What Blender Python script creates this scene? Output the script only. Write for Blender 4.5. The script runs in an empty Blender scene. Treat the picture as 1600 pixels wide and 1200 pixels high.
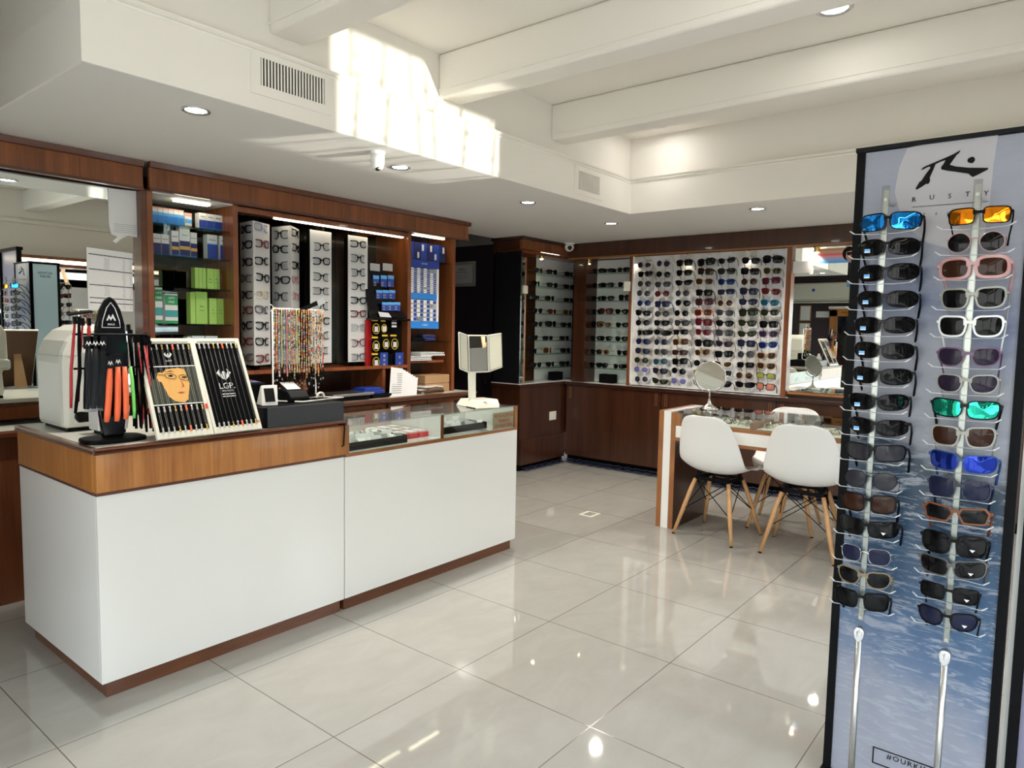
import bpy, math, random
from mathutils import Vector, Matrix, Euler
random.seed(7)
S = bpy.context.scene
COL = S.collection
PI = math.pi
# ---------------------------------------------------------------- camera
YAW, PITCH, ROLL = 0.67886, -0.07978, 0.01863
FPX = 1086.57
CAM = Vector((-0.74098, -2.41084, 1.34381))
_f = Vector((math.cos(PITCH)*math.cos(YAW), math.cos(PITCH)*math.sin(YAW), math.sin(PITCH)))
_r0 = Vector((math.sin(YAW), -math.cos(YAW), 0)); _u0 = _r0.cross(_f)
_R = math.cos(ROLL)*_r0 + math.sin(ROLL)*_u0
_U = -math.sin(ROLL)*_r0 + math.cos(ROLL)*_u0
cd = bpy.data.cameras.new('camera'); cam = bpy.data.objects.new('camera', cd); COL.objects.link(cam)
cd.sensor_width = 36; cd.sensor_fit = 'HORIZONTAL'; cd.lens = FPX/1600*36
cd.clip_start = 0.02; cd.clip_end = 200
m = Matrix.Identity(4)
for i, v in enumerate((_R, _U, -_f)):
    for j in range(3): m[j][i] = v[j]
m.translation = CAM
cam.matrix_world = m
S.camera = cam

def at(px, py, ax, val):
    """the point of the surveyed plane axis=val that lies on the sight line measured at px,py"""
    d = _f + (px-800)/FPX*_R - (py-600)/FPX*_U
    i = 'xyz'.index(ax); t = (val-CAM[i])/d[i]
    return CAM + t*d

# ---------------------------------------------------------------- world, sun, exposure
S.view_settings.view_transform = 'Standard'; S.view_settings.look = 'None'
S.view_settings.gamma = 1.0; S.view_settings.use_curve_mapping = False
S.view_settings.exposure = 0.95
W = bpy.data.worlds.new('sky'); S.world = W; W.use_nodes = True
nt = W.node_tree; nt.nodes.clear()
wo = nt.nodes.new('ShaderNodeOutputWorld'); bg = nt.nodes.new('ShaderNodeBackground')
tc = nt.nodes.new('ShaderNodeTexCoord'); sp = nt.nodes.new('ShaderNodeSeparateXYZ'); rp = nt.nodes.new('ShaderNodeValToRGB')
nt.links.new(tc.outputs['Generated'], sp.inputs[0]); nt.links.new(sp.outputs['Z'], rp.inputs[0])
rp.color_ramp.elements[0].position = 0.0; rp.color_ramp.elements[0].color = (1.0, 0.97, 0.93, 1)
rp.color_ramp.elements[1].position = 0.6; rp.color_ramp.elements[1].color = (0.72, 0.84, 1.0, 1)
nt.links.new(rp.outputs[0], bg.inputs[0]); bg.inputs[1].default_value = 3.2
nt.links.new(bg.outputs[0], wo.inputs[0])

def lamp(name, kind, loc, energy, color=(1,1,1), **kw):
    l = bpy.data.lights.new(name, kind); l.energy = energy; l.color = color
    o = bpy.data.objects.new(name, l); COL.objects.link(o); o.location = loc
    for k, v in kw.items():
        if k in ('rot',): o.rotation_euler = v
        elif k == 'aim': o.rotation_euler = (Vector(v)-Vector(loc)).to_track_quat('-Z', 'Y').to_euler()
        else: setattr(l, k, v)
    return o
lamp('sun', 'SUN', (0, 0, 8), 9.0, (1, 0.95, 0.86), aim=(-3.0, -0.9, 4.6), angle=0.01)
# daylight that falls through the two glazed fronts (sky portals)
p1 = lamp('front_window_daylight', 'AREA', (1.4, -3.52, 1.15), 60, (0.93, 0.97, 1.0), rot=(PI/2, 0, 0), shape='RECTANGLE', size=6.0, size_y=2.1)
p2 = lamp('side_window_daylight', 'AREA', (-2.72, -1.7, 1.15), 30, (0.88, 0.94, 1.0), rot=(PI/2, 0, -PI/2), shape='RECTANGLE', size=3.4, size_y=2.1)
p1.data.cycles.is_portal = True; p2.data.cycles.is_portal = True
# glint of the sun off the parked car's bonnet, thrown up through the front window onto the soffit
lamp('car_bonnet_glint', 'SPOT', (3.20, -5.2, 0.62), 1150, (1, 0.95, 0.84), aim=(1.72, 0.18, 2.33), spot_size=0.30, spot_blend=0.1, shadow_soft_size=0.009)

# ---------------------------------------------------------------- materials
def mat(name, col, rough=0.5, metal=0.0, coat=0.0, emit=None, es=1.0, alpha=None, spec=None, trans=0.0):
    M = bpy.data.materials.new(name); M.use_nodes = True
    b = M.node_tree.nodes['Principled BSDF']
    b.inputs['Base Color'].default_value = (*col, 1); b.inputs['Roughness'].default_value = rough
    b.inputs['Metallic'].default_value = metal; b.inputs['Coat Weight'].default_value = coat
    b.inputs['Coat Roughness'].default_value = 0.06
    if spec is not None: b.inputs['Specular IOR Level'].default_value = spec
    if emit: b.inputs['Emission Color'].default_value = (*emit, 1); b.inputs['Emission Strength'].default_value = es
    if trans: b.inputs['Transmission Weight'].default_value = trans
    M.diffuse_color = (*col, 1)
    return M
def N(M, t, **kw):
    n = M.node_tree.nodes.new(t)
    for k, v in kw.items():
        if k in n.inputs: n.inputs[k].default_value = v
        else: setattr(n, k, v)
    return n
def ln(M, a, b): M.node_tree.links.new(a, b)
def ramp(M, stops, fac, interp='LINEAR'):
    r = N(M, 'ShaderNodeValToRGB'); cr = r.color_ramp; cr.interpolation = interp
    while len(cr.elements) < len(stops): cr.elements.new(0.5)
    for e, (p, c) in zip(cr.elements, stops): e.position = p; e.color = (*c, 1)
    ln(M, fac, r.inputs[0]); return r
def bsdf(M): return M.node_tree.nodes['Principled BSDF']
def wood(name, dark, light, scale=(16, 16, 0.9), rough=0.28, coat=0.35):
    M = mat(name, light, rough, coat=coat); b = bsdf(M)
    t = N(M, 'ShaderNodeTexCoord'); mp = N(M, 'ShaderNodeMapping'); mp.inputs['Scale'].default_value = scale
    ln(M, t.outputs['Object'], mp.inputs[0])
    n1 = N(M, 'ShaderNodeTexNoise', Scale=1.0, Detail=5.0, Roughness=0.6, Distortion=0.7); ln(M, mp.outputs[0], n1.inputs['Vector'])
    mp2 = N(M, 'ShaderNodeMapping'); mp2.inputs['Scale'].default_value = tuple(s*7 for s in scale); ln(M, t.outputs['Object'], mp2.inputs[0])
    n2 = N(M, 'ShaderNodeTexNoise', Scale=1.0, Detail=2.0); ln(M, mp2.outputs[0], n2.inputs['Vector'])
    ad = N(M, 'ShaderNodeMath', operation='MULTIPLY_ADD'); ln(M, n2.outputs[0], ad.inputs[0]); ad.inputs[1].default_value = 0.35; ln(M, n1.outputs[0], ad.inputs[2])
    r = ramp(M, [(0.42, dark), (0.85, light)], ad.outputs[0]); ln(M, r.outputs[0], b.inputs['Base Color'])
    bp = N(M, 'ShaderNodeBump', Strength=0.06, Distance=0.002); ln(M, ad.outputs[0], bp.inputs['Height']); ln(M, bp.outputs[0], b.inputs['Normal'])
    return M
M = {}
M['oak'] = wood('golden_wood', (0.26, 0.085, 0.016), (0.52, 0.215, 0.050))
M['mahog'] = wood('mahogany', (0.105, 0.027, 0.008), (0.255, 0.080, 0.024))
M['mahog_h'] = wood('mahogany_long', (0.135, 0.032, 0.010), (0.30, 0.085, 0.026), (16, 16, 3.0))
M['trim'] = wood('mahogany_trim', (0.07, 0.019, 0.008), (0.125, 0.036, 0.014), (1.2, 1.2, 16))
M['dark'] = wood('dark_walnut', (0.025, 0.0078, 0.0035), (0.062, 0.0205, 0.0090))
M['dark_trim'] = wood('dark_walnut_trim', (0.020, 0.006, 0.003), (0.045, 0.013, 0.006), (1.2, 1.2, 16))
M['mahog_d'] = wood('shaded_mahogany', (0.050, 0.015, 0.006), (0.12, 0.038, 0.014))  # same mahogany, with the shadow it stands in put into the colour
M['plinth'] = wood('plinth_wood', (0.09, 0.028, 0.010), (0.17, 0.058, 0.022), (2.0, 2.0, 18))
M['edge'] = wood('edge_wood', (0.20, 0.068, 0.016), (0.34, 0.13, 0.034), (1.5, 1.5, 1.5))
M['beech'] = wood('beech_leg', (0.46, 0.23, 0.085), (0.66, 0.38, 0.17), (20, 20, 2), 0.4, 0.1)
def plaster(name, col, rough=0.75):
    A = mat(name, col, rough); t = N(A, 'ShaderNodeTexCoord'); n = N(A, 'ShaderNodeTexNoise', Scale=60.0, Detail=3.0)
    ln(A, t.outputs['Object'], n.inputs['Vector']); bp = N(A, 'ShaderNodeBump', Strength=0.05, Distance=0.003); ln(A, n.outputs[0], bp.inputs['Height']); ln(A, bp.outputs[0], bsdf(A).inputs['Normal'])
    return A
M['plaster'] = plaster('cream_plaster', (0.85, 0.805, 0.735))
M['soffit'] = plaster('soffit_paint', (0.76, 0.735, 0.70))
M['purple'] = plaster('dark_plum_paint', (0.036, 0.022, 0.034), 0.6)
M['greywall'] = plaster('grey_paint', (0.45, 0.46, 0.42))
# floor tiles
A = mat('polished_porcelain', (0.6, 0.6, 0.56), 0.07, coat=0.0); b = bsdf(A)
t = N(A, 'ShaderNodeTexCoord'); sx = N(A, 'ShaderNodeSeparateXYZ'); ln(A, t.outputs['Object'], sx.inputs[0])
def gridline(out, size, w):
    d = N(A, 'ShaderNodeMath', operation='DIVIDE'); ln(A, out, d.inputs[0]); d.inputs[1].default_value = size
    r = N(A, 'ShaderNodeMath', operation='ROUND'); ln(A, d.outputs[0], r.inputs[0])
    s = N(A, 'ShaderNodeMath', operation='SUBTRACT'); ln(A, d.outputs[0], s.inputs[0]); ln(A, r.outputs[0], s.inputs[1])
    a = N(A, 'ShaderNodeMath', operation='ABSOLUTE'); ln(A, s.outputs[0], a.inputs[0])
    l = N(A, 'ShaderNodeMath', operation='LESS_THAN'); ln(A, a.outputs[0], l.inputs[0]); l.inputs[1].default_value = w/size
    f = N(A, 'ShaderNodeMath', operation='FLOOR'); ln(A, d.outputs[0], f.inputs[0])
    return l, f
gx, fx = gridline(sx.outputs[0], 0.6, 0.0017); gy, fy = gridline(sx.outputs[1], 0.6068, 0.0017)
mx = N(A, 'ShaderNodeMath', operation='MAXIMUM'); ln(A, gx.outputs[0], mx.inputs[0]); ln(A, gy.outputs[0], mx.inputs[1])
cb = N(A, 'ShaderNodeCombineXYZ'); ln(A, fx.outputs[0], cb.inputs[0]); ln(A, fy.outputs[0], cb.inputs[1])
wn = N(A, 'ShaderNodeTexWhiteNoise', noise_dimensions='3D'); ln(A, cb.outputs[0], wn.inputs['Vector'])
sc = N(A, 'ShaderNodeVectorMath', operation='MULTIPLY_ADD'); ln(A, wn.outputs['Color'], sc.inputs[0]); sc.inputs[1].default_value = (9, 9, 9); ln(A, t.outputs['Object'], sc.inputs[2])
mp = N(A, 'ShaderNodeMapping'); mp.inputs['Scale'].default_value = (2.2, 4.5, 1); mp.inputs['Rotation'].default_value = (0, 0, 0.5); ln(A, sc.outputs[0], mp.inputs[0])
ns = N(A, 'ShaderNodeTexNoise', Scale=1.4, Detail=6.0, Roughness=0.62, Distortion=1.2); ln(A, mp.outputs[0], ns.inputs['Vector'])
rr = ramp(A, [(0.25, (0.385, 0.37, 0.335)), (0.5, (0.415, 0.40, 0.365)), (0.8, (0.45, 0.435, 0.405))], ns.outputs[0])
mc = N(A, 'ShaderNodeMix', data_type='RGBA'); ln(A, mx.outputs[0], mc.inputs[0]); ln(A, rr.outputs[0], mc.inputs[6]); mc.inputs[7].default_value = (0.13, 0.11, 0.08, 1)
ln(A, mc.outputs[2], b.inputs['Base Color'])
ro = N(A, 'ShaderNodeMath', operation='MULTIPLY_ADD'); ln(A, mx.outputs[0], ro.inputs[0]); ro.inputs[1].default_value = 0.12; ro.inputs[2].default_value = 0.035; ln(A, ro.outputs[0], b.inputs['Roughness'])
bsdf(A).inputs['IOR'].default_value = 1.75
M['tile'] = A
def thin_glass(name, tint, rough=0.0, ior=1.5):
    G = bpy.data.materials.new(name); G.use_nodes = True; n = G.node_tree; n.nodes.clear()
    o = n.nodes.new('ShaderNodeOutputMaterial'); mixn = n.nodes.new('ShaderNodeMixShader'); tr = n.nodes.new('ShaderNodeBsdfTransparent')
    gl = n.nodes.new('ShaderNodeBsdfGlossy'); lw = n.nodes.new('ShaderNodeLayerWeight'); pw = n.nodes.new('ShaderNodeMath'); fr = n.nodes.new('ShaderNodeMath')
    F0 = ((ior-1)/(ior+1))**2; lw.inputs[0].default_value = 0.5; pw.operation = 'POWER'; pw.inputs[1].default_value = 5.0; fr.operation = 'MULTIPLY_ADD'; fr.inputs[1].default_value = 1-F0; fr.inputs[2].default_value = F0
    n.links.new(lw.outputs['Facing'], pw.inputs[0]); n.links.new(pw.outputs[0], fr.inputs[0])
    tr.inputs[0].default_value = (*tint, 1); gl.inputs['Roughness'].default_value = rough
    n.links.new(fr.outputs[0], mixn.inputs[0]); n.links.new(tr.outputs[0], mixn.inputs[1]); n.links.new(gl.outputs[0], mixn.inputs[2]); n.links.new(mixn.outputs[0], o.inputs[0])
    return G
M['glass'] = thin_glass('clear_glass', (0.90, 0.94, 0.92))
M['glass_top'] = thin_glass('counter_glass', (0.91, 0.93, 0.92), ior=1.7)
M['window'] = thin_glass('window_glass', (0.96, 0.98, 0.97))
M['shelf_glass'] = thin_glass('shelf_glass', (0.62, 0.74, 0.68))
M['acrylic'] = thin_glass('clear_acrylic', (0.80, 0.81, 0.79), 0.15, 1.7)
M['clear_lens'] = thin_glass('clear_lens', (0.82, 0.84, 0.86), 0.0, 1.6)
M['cellophane'] = thin_glass('cellophane', (0.82, 0.83, 0.85), 0.2, 1.35)
def simple(k, col, rough=0.5, **kw): M[k] = mat(k, col, rough, **kw)
simple('laminate', (0.80, 0.80, 0.775), 0.10, coat=0.2)
simple('worktop', (0.56, 0.56, 0.50), 0.3)
simple('white_plastic', (0.80, 0.80, 0.78), 0.35)
simple('chair_white', (0.80, 0.80, 0.79), 0.38)
simple('cream_plastic', (0.80, 0.77, 0.66), 0.35)
simple('device', (0.66, 0.65, 0.58), 0.4)
simple('grey_plastic', (0.33, 0.34, 0.36), 0.4)
simple('black_plastic', (0.004, 0.004, 0.005), 0.5, spec=0.08)
simple('black_gloss', (0.003, 0.003, 0.004), 0.08, spec=0.35)
simple('black_matte', (0.004, 0.004, 0.0045), 0.8, spec=0.05)
simple('charcoal', (0.012, 0.012, 0.014), 0.6, spec=0.1)
simple('cashbox', (0.030, 0.033, 0.037), 0.42)
simple('chrome', (0.75, 0.75, 0.75), 0.12, metal=1.0)
simple('silver', (0.60, 0.60, 0.59), 0.3, metal=1.0)
simple('brass', (0.80, 0.55, 0.16), 0.15, metal=1.0)
simple('mirror', (0.86, 0.90, 0.87), 0.0, metal=1.0)
simple('tinted_mirror', (0.16, 0.17, 0.15), 0.02, metal=1.0)
simple('smoked', (0.010, 0.010, 0.012), 0.03, coat=0.6)
simple('paper', (0.74, 0.74, 0.74), 0.7)
simple('paper_grey', (0.45, 0.45, 0.47), 0.7)
simple('print_grey', (0.25, 0.25, 0.27), 0.7)
simple('kraft', (0.42, 0.25, 0.12), 0.7)
simple('brownboard', (0.11, 0.055, 0.03), 0.6)
simple('panel_white', (0.62, 0.62, 0.62), 0.5)
simple('backlit', (0.70, 0.70, 0.68), 0.6)
simple('ink', (0.003, 0.003, 0.0035), 0.6, spec=0.15)
simple('white_ink', (0.85, 0.85, 0.85), 0.5)
simple('gold_ink', (0.65, 0.38, 0.10), 0.4)
simple('orange', (0.95, 0.17, 0.06), 0.6)
simple('lime', (0.22, 0.85, 0.16), 0.5)
simple('red', (0.42, 0.012, 0.015), 0.4)
simple('pinkred', (0.75, 0.05, 0.06), 0.5)
simple('navy', (0.012, 0.02, 0.12), 0.4)
simple('blue', (0.015, 0.05, 0.33), 0.4)
simple('cyan', (0.02, 0.22, 0.68), 0.4)
simple('skyblue', (0.12, 0.42, 0.85), 0.4)
simple('salmon', (0.80, 0.36, 0.30), 0.5)
simple('green_box', (0.36, 0.60, 0.13), 0.5)
simple('green_dark', (0.02, 0.32, 0.12), 0.5)
simple('teal', (0.05, 0.35, 0.35), 0.5)
simple('box_white', (0.76, 0.77, 0.78), 0.5)
simple('yellow', (0.80, 0.55, 0.03), 0.4)
simple('skin', (0.80, 0.42, 0.10), 0.6)
simple('skin2', (0.50, 0.24, 0.17), 0.6)
simple('tan_sign', (0.46, 0.33, 0.17), 0.6)
simple('rust_ink', (0.42, 0.06, 0.02), 0.6)
simple('cable', (0.008, 0.012, 0.04), 0.5)
simple('glow', (1, 1, 1), 0.5, emit=(1, 0.98, 0.94), es=25)
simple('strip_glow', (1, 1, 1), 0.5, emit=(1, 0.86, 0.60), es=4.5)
simple('bulb_glow', (1, 1, 1), 0.5, emit=(1, 0.85, 0.55), es=14)
simple('screen_violet', (0.08, 0.07, 0.22), 0.2)
simple('asphalt', (0.09, 0.09, 0.09), 0.8)
simple('pavement', (0.36, 0.35, 0.32), 0.8)
# lens and frame colours
LENS = {'k': (0.010, 0.010, 0.012), 'g': (0.07, 0.07, 0.085), 'b': (0.012, 0.03, 0.14), 'p': (0.045, 0.032, 0.065), 'w': (0.075, 0.030, 0.018),
        'r': (0.14, 0.02, 0.03), 'v': (0.035, 0.045, 0.02), 't': (0.02, 0.12, 0.20), 'y': (0.27, 0.29, 0.05), 'o': (0.50, 0.18, 0.12), 'n': (0.03, 0.035, 0.09), 'l': (0.12, 0.12, 0.32)}
for k, c in LENS.items():
    d_ = .9 if k in 'yol' else .42
    M['L'+k] = mat('lens_'+k, tuple(q*d_ for q in c), 0.03, spec=0.15)
M['Lmb'] = mat('lens_blue_mirror', (0.02, 0.30, 0.95), 0.04, metal=0.85)
M['Lmo'] = mat('lens_orange_mirror', (1.0, 0.30, 0.01), 0.04, metal=0.85)
M['Lmg'] = mat('lens_green_mirror', (0.02, 0.50, 0.33), 0.04, metal=0.85)
M['Lmn'] = mat('lens_navy_mirror', (0.01, 0.03, 0.30), 0.04, metal=0.7)
M['Lc'] = M['clear_lens']
FR = {'k': (0.008, 0.008, 0.009), 'g': (0.10, 0.10, 0.10), 'w': (0.10, 0.04, 0.02), 'r': (0.16, 0.015, 0.02), 'b': (0.02, 0.06, 0.22), 't': (0.03, 0.17, 0.28),
      'o': (0.50, 0.10, 0.02), 'c': (0.72, 0.62, 0.42), 'h': (0.30, 0.24, 0.15), 'W': (0.78, 0.78, 0.76), 'P': (0.66, 0.36, 0.36), 'x': (0.42, 0.41, 0.37), 'y': (0.30, 0.20, 0.07), 'p': (0.12, 0.06, 0.12), 'B': (0.17, 0.055, 0.02), 'l': (0.45, 0.45, 0.70)}
for k, c in FR.items(): M['F'+k] = mat('frame_'+k, c if k != 'k' else (.003, .003, .0035), 0.18, spec=0.14 if k == 'k' else .3)
M['Fs'] = M['silver']
for k in ('x', 'P', 'l', 'h'): bsdf(M['F'+k]).inputs['Transmission Weight'].default_value = 0.35
CN = {'k': 'black', 'g': 'grey', 'w': 'brown', 'r': 'burgundy', 'b': 'blue', 't': 'teal', 'o': 'orange', 'c': 'cream', 'h': 'champagne', 'W': 'white', 'P': 'pink', 'x': 'clear grey', 'y': 'tortoiseshell', 'p': 'purple', 'B': 'rust brown', 'l': 'lilac', 's': 'silver', 'v': 'green-black', 'n': 'navy'}
# ---------------------------------------------------------------- mesh helpers
class MB:
    def __init__(s): s.v = []; s.f = []
    def box(s, x0, x1, y0, y1, z0, z1):
        b = len(s.v)
        s.v += [(x0,y0,z0),(x1,y0,z0),(x1,y1,z0),(x0,y1,z0),(x0,y0,z1),(x1,y0,z1),(x1,y1,z1),(x0,y1,z1)]
        s.f += [tuple(b+i for i in q) for q in ((0,3,2,1),(4,5,6,7),(0,1,5,4),(1,2,6,5),(2,3,7,6),(3,0,4,7))]
        return s
    def prism(s, pts, off):
        """closed outline pts (3D), extruded by off"""
        b = len(s.v); n = len(pts); off = Vector(off)
        s.v += [tuple(p) for p in pts] + [tuple(Vector(p)+off) for p in pts]
        s.f += [tuple(b+i for i in range(n))[::-1], tuple(b+n+i for i in range(n))]
        s.f += [(b+i, b+(i+1) % n, b+n+(i+1) % n, b+n+i) for i in range(n)]
        return s
    def tube(s, pts, r, n=8, caps=True):
        pts = [Vector(p) for p in pts]; rs = r if isinstance(r, (list, tuple)) else [r]*len(pts)
        b = len(s.v); up = None
        for i, p in enumerate(pts):
            d = (pts[min(i+1, len(pts)-1)] - pts[max(i-1, 0)]).normalized()
            if up is None: up = d.orthogonal().normalized()
            else:
                up = up - d*up.dot(d)
                up = up.normalized() if up.length > 1e-6 else d.orthogonal().normalized()
            q = d.cross(up)
            for k in range(n):
                a = 2*PI*k/n; s.v.append(tuple(p + rs[i]*(math.cos(a)*up + math.sin(a)*q)))
        for i in range(len(pts)-1):
            for k in range(n):
                s.f.append((b+i*n+k, b+i*n+(k+1) % n, b+(i+1)*n+(k+1) % n, b+(i+1)*n+k))
        if caps: s.f += [tuple(b+k for k in range(n))[::-1], tuple(b+(len(pts)-1)*n+k for k in range(n))]
        return s
    def lathe(s, prof, n=24, c=(0, 0, 0), caps=True):
        """profile of (radius, z) about a vertical axis at c"""
        return s._lathe(prof, n, c, caps)
    def _lathe(s, prof, n, c, caps=True):
        b = len(s.v)
        for r, z in prof:
            for k in range(n):
                a = 2*PI*k/n; s.v.append((c[0]+r*math.cos(a), c[1]+r*math.sin(a), c[2]+z))
        for i in range(len(prof)-1):
            for k in range(n): s.f.append((b+i*n+k, b+i*n+(k+1) % n, b+(i+1)*n+(k+1) % n, b+(i+1)*n+k))
        if caps: s.f += [tuple(b+k for k in range(n))[::-1], tuple(b+(len(prof)-1)*n+k for k in range(n))]
        return s
    def grid(s, P, thick=None):
        """P[i][j] -> points"""
        b = len(s.v); r = len(P); c = len(P[0])
        for row in P: s.v += [tuple(p) for p in row]
        for i in range(r-1):
            for j in range(c-1): s.f.append((b+i*c+j, b+i*c+j+1, b+(i+1)*c+j+1, b+(i+1)*c+j))
        return s
    def xf(s, Mx):
        s.v = [tuple(Mx @ Vector(v)) for v in s.v]; return s
    def mesh(s, name, off=None, smooth=False):
        me = bpy.data.meshes.new(name)
        vs = s.v if off is None else [(v[0]-off[0], v[1]-off[1], v[2]-off[2]) for v in s.v]
        me.from_pydata(vs, [], s.f); me.validate(); me.update()
        if smooth:
            for p in me.polygons: p.use_smooth = True
        return me
def B(*a): return MB().box(*a)
def tag(o, label=None, cat=None, group=None, kind=None):
    if label: o['label'] = label
    if cat: o['category'] = cat
    if group: o['group'] = group
    if kind: o['kind'] = kind
    return o
def link(name, me, m, parent=None, loc=None):
    o = bpy.data.objects.new(name, me); COL.objects.link(o)
    if isinstance(m, str): m = M[m]
    if m is not None:
        if len(me.materials) == 0: me.materials.append(m)
        elif me.materials[0] is not m:
            o.material_slots[0].link = 'OBJECT'; o.material_slots[0].material = m
    if parent is not None: o.parent = parent
    if loc is not None: o.location = loc
    return o
def thing(name, label, cat, loc=(0, 0, 0), rotz=0, group=None, rot=None):
    o = bpy.data.objects.new(name, None); COL.objects.link(o); o.location = loc
    o.rotation_euler = rot if rot else (0, 0, rotz); o.empty_display_size = 0.05
    return tag(o, label, cat, group)
def bev(o, w, seg=2):
    md = o.modifiers.new('bevel', 'BEVEL'); md.width = w; md.segments = seg; md.limit_method = 'ANGLE'; return o
def sub(o, lv=1):
    md = o.modifiers.new('sub', 'SUBSURF'); md.levels = lv; md.render_levels = lv; return o
def part(name, mb, m, parent, label=None, smooth=False, world=False, bevel=0):
    """a part; world=True takes world coordinates (parent must be unrotated)"""
    o = link(name, mb.mesh(name, parent.location if world else None, smooth), m, parent)
    if label: o['label'] = label
    if bevel: bev(o, bevel)
    return o
def struct(name, mb, m, smooth=False, bevel=0):
    o = link(name, mb.mesh(name, None, smooth), m); o['kind'] = 'structure'
    if bevel: bev(o, bevel)
    return o
def solo(name, mb, m, label, cat, group=None, smooth=False, bevel=0, base=None):
    """a thing that is one mesh; world coordinates, origin moved to base"""
    if base is None:
        xs = [v[0] for v in mb.v]; ys = [v[1] for v in mb.v]; zs = [v[2] for v in mb.v]
        base = ((min(xs)+max(xs))/2, (min(ys)+max(ys))/2, min(zs))
    o = link(name, mb.mesh(name, base, smooth), m, None, base); tag(o, label, cat, group)
    if bevel: bev(o, bevel)
    return o
_txt = {}
def text(s, size, m, parent, pos, rot=(PI/2, 0, 0), name='lettering', world=True, spacing=1.0, ext=0.0006, align='CENTER', sx=1.0, bold=0.008):
    key = (s, spacing, align, bold)
    if key not in _txt:
        c = bpy.data.curves.new('t', 'FONT'); c.body = s; c.size = 1; c.align_x = align; c.align_y = 'CENTER'; c.space_character = spacing; c.resolution_u = 2; c.offset = bold
        o = bpy.data.objects.new('t', c); COL.objects.link(o)
        dg = bpy.context.evaluated_depsgraph_get(); me = bpy.data.meshes.new_from_object(o.evaluated_get(dg)); me.name = 'lettering'
        bpy.data.objects.remove(o); me.materials.clear(); _txt[key] = me
    me = _txt[key]
    o = link(name, me, m, parent); p = Vector(pos)
    if world and parent is not None: p = p - parent.location
    o.location = p; o.rotation_euler = rot; o.scale = (size*sx, size, size)
    return o
def ords(n): return ['top', 'second', 'third', 'fourth', 'fifth', 'sixth', 'seventh', 'eighth', 'ninth', 'tenth', 'eleventh', 'twelfth', 'thirteenth', 'fourteenth', 'fifteenth', 'bottom'][n]
ORD = ['first', 'second', 'third', 'fourth', 'fifth', 'sixth', 'seventh', 'eighth', 'ninth', 'tenth', 'eleventh', 'twelfth', 'thirteenth', 'fourteenth', 'fifteenth', 'sixteenth', 'seventeenth', 'eighteenth', 'nineteenth', 'twentieth', 'twenty-first', 'twenty-second', 'twenty-third', 'twenty-fourth', 'twenty-fifth', 'twenty-sixth', 'twenty-seventh', 'twenty-eighth', 'twenty-ninth', 'thirtieth', 'thirty-first', 'thirty-second', 'thirty-third', 'thirty-fourth']
# ================================================================ THE ROOM
ZS, ZC = 2.19, 2.73
struct('floor', B(-2.75, 5.6, -3.5, 3.6, -0.06, 0), 'tile')
struct('ceiling', B(-2.75, 5.6, -3.6, 3.6, ZC, ZC+0.12), 'plaster')
s1 = B(0.2, 5.3, 0.18, 1.93, ZS, 2.415); s1.box(3.8, 5.3, -3.4, 0.18, ZS, 2.415)
struct('ceiling', B(0.2, 3.8, 0.18, 1.93, ZS, 2.41), 'soffit', bevel=0.006)
struct('ceiling', B(3.8, 5.5, -3.4, 1.93, ZS, 2.41), 'soffit', bevel=0.006)
struct('ceiling', B(0.22, 3.83, 0.205, 1.93, 2.41, ZC), 'plaster')
struct('ceiling', B(3.83, 5.5, -3.4, 1.93, 2.41, ZC), 'plaster')
# cream faces of the soffit
struct('trim_1', B(0.19, 3.797, 0.172, 0.18, ZS+0.0, 2.41), 'plaster')
struct('trim_2', B(3.79, 3.797, -3.4, 0.172, ZS+0.0, 2.41), 'plaster')
struct('trim_3', B(0.19, 0.2, 0.1802, 1.48, ZS+0.0, 2.41), 'plaster')
# moulding along the soffit
def prof_y(x0, x1, y, z):
    P = [(0, 0), (-0.016, 0.004), (-0.020, 0.012), (-0.012, 0.018), (-0.022, 0.026), (-0.024, 0.034), (-0.004, 0.040), (0.03, 0.040), (0.03, 0)]
    return MB().prism([(x0, y+a, z+b) for a, b in P], (x1-x0, 0, 0))
def prof_x(y0, y1, x, z):
    P = [(0, 0), (-0.016, 0.004), (-0.020, 0.012), (-0.012, 0.018), (-0.022, 0.026), (-0.024, 0.034), (-0.004, 0.040), (0.03, 0.040), (0.03, 0)]
    return MB().prism([(x+a, y0, z+b) for a, b in P], (0, y1-y0, 0))
struct('trim_4', prof_y(0.19, 3.79, 0.185, 2.405), 'plaster')
struct('trim_5', prof_x(-3.4, 0.19, 3.80, 2.405), 'plaster')
k = 6
for xa, xb in ((-0.07, 0.10), (0.895, 1.065), (1.86, 2.02), (2.845, 3.0)):
    mb = B(xa, xb, -3.45, 0.21, 2.515, ZC); o = struct('trim_%d' % k, mb, 'plaster'); bev(o, 0.014, 3); k += 1
    struct('trim_%d' % k, B(xa-0.004, xb+0.004, -3.45, 0.208, 2.548, 2.556), 'plaster'); k += 1
# walls
struct('wall_back', B(-1.4, 3.46, 1.90, 2.0, 0, ZC), 'purple')
struct('wall_right', B(5.50, 5.60, -3.5, 2.0, 0, ZC), 'purple')
struct('wall_passage', B(5.0, 5.1, 1.95, 3.6, 0, 2.24), 'purple')
struct('wall_passage', B(5.0, 5.1, 1.95, 3.6, 2.24, ZC), 'greywall')
struct('wall_passage', B(3.36, 3.46, 2.0, 3.6, 0, ZC), 'purple')
struct('wall_far', B(3.36, 5.4, 3.6, 3.7, 0, ZC), 'purple')
struct('wall_left', B(-1.4, -1.3, 0.1, 2.0, 0, ZC), 'purple')
struct('wall_left', B(-2.75, -1.3, 0.0, 0.1, 0, ZC), 'plaster')
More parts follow.
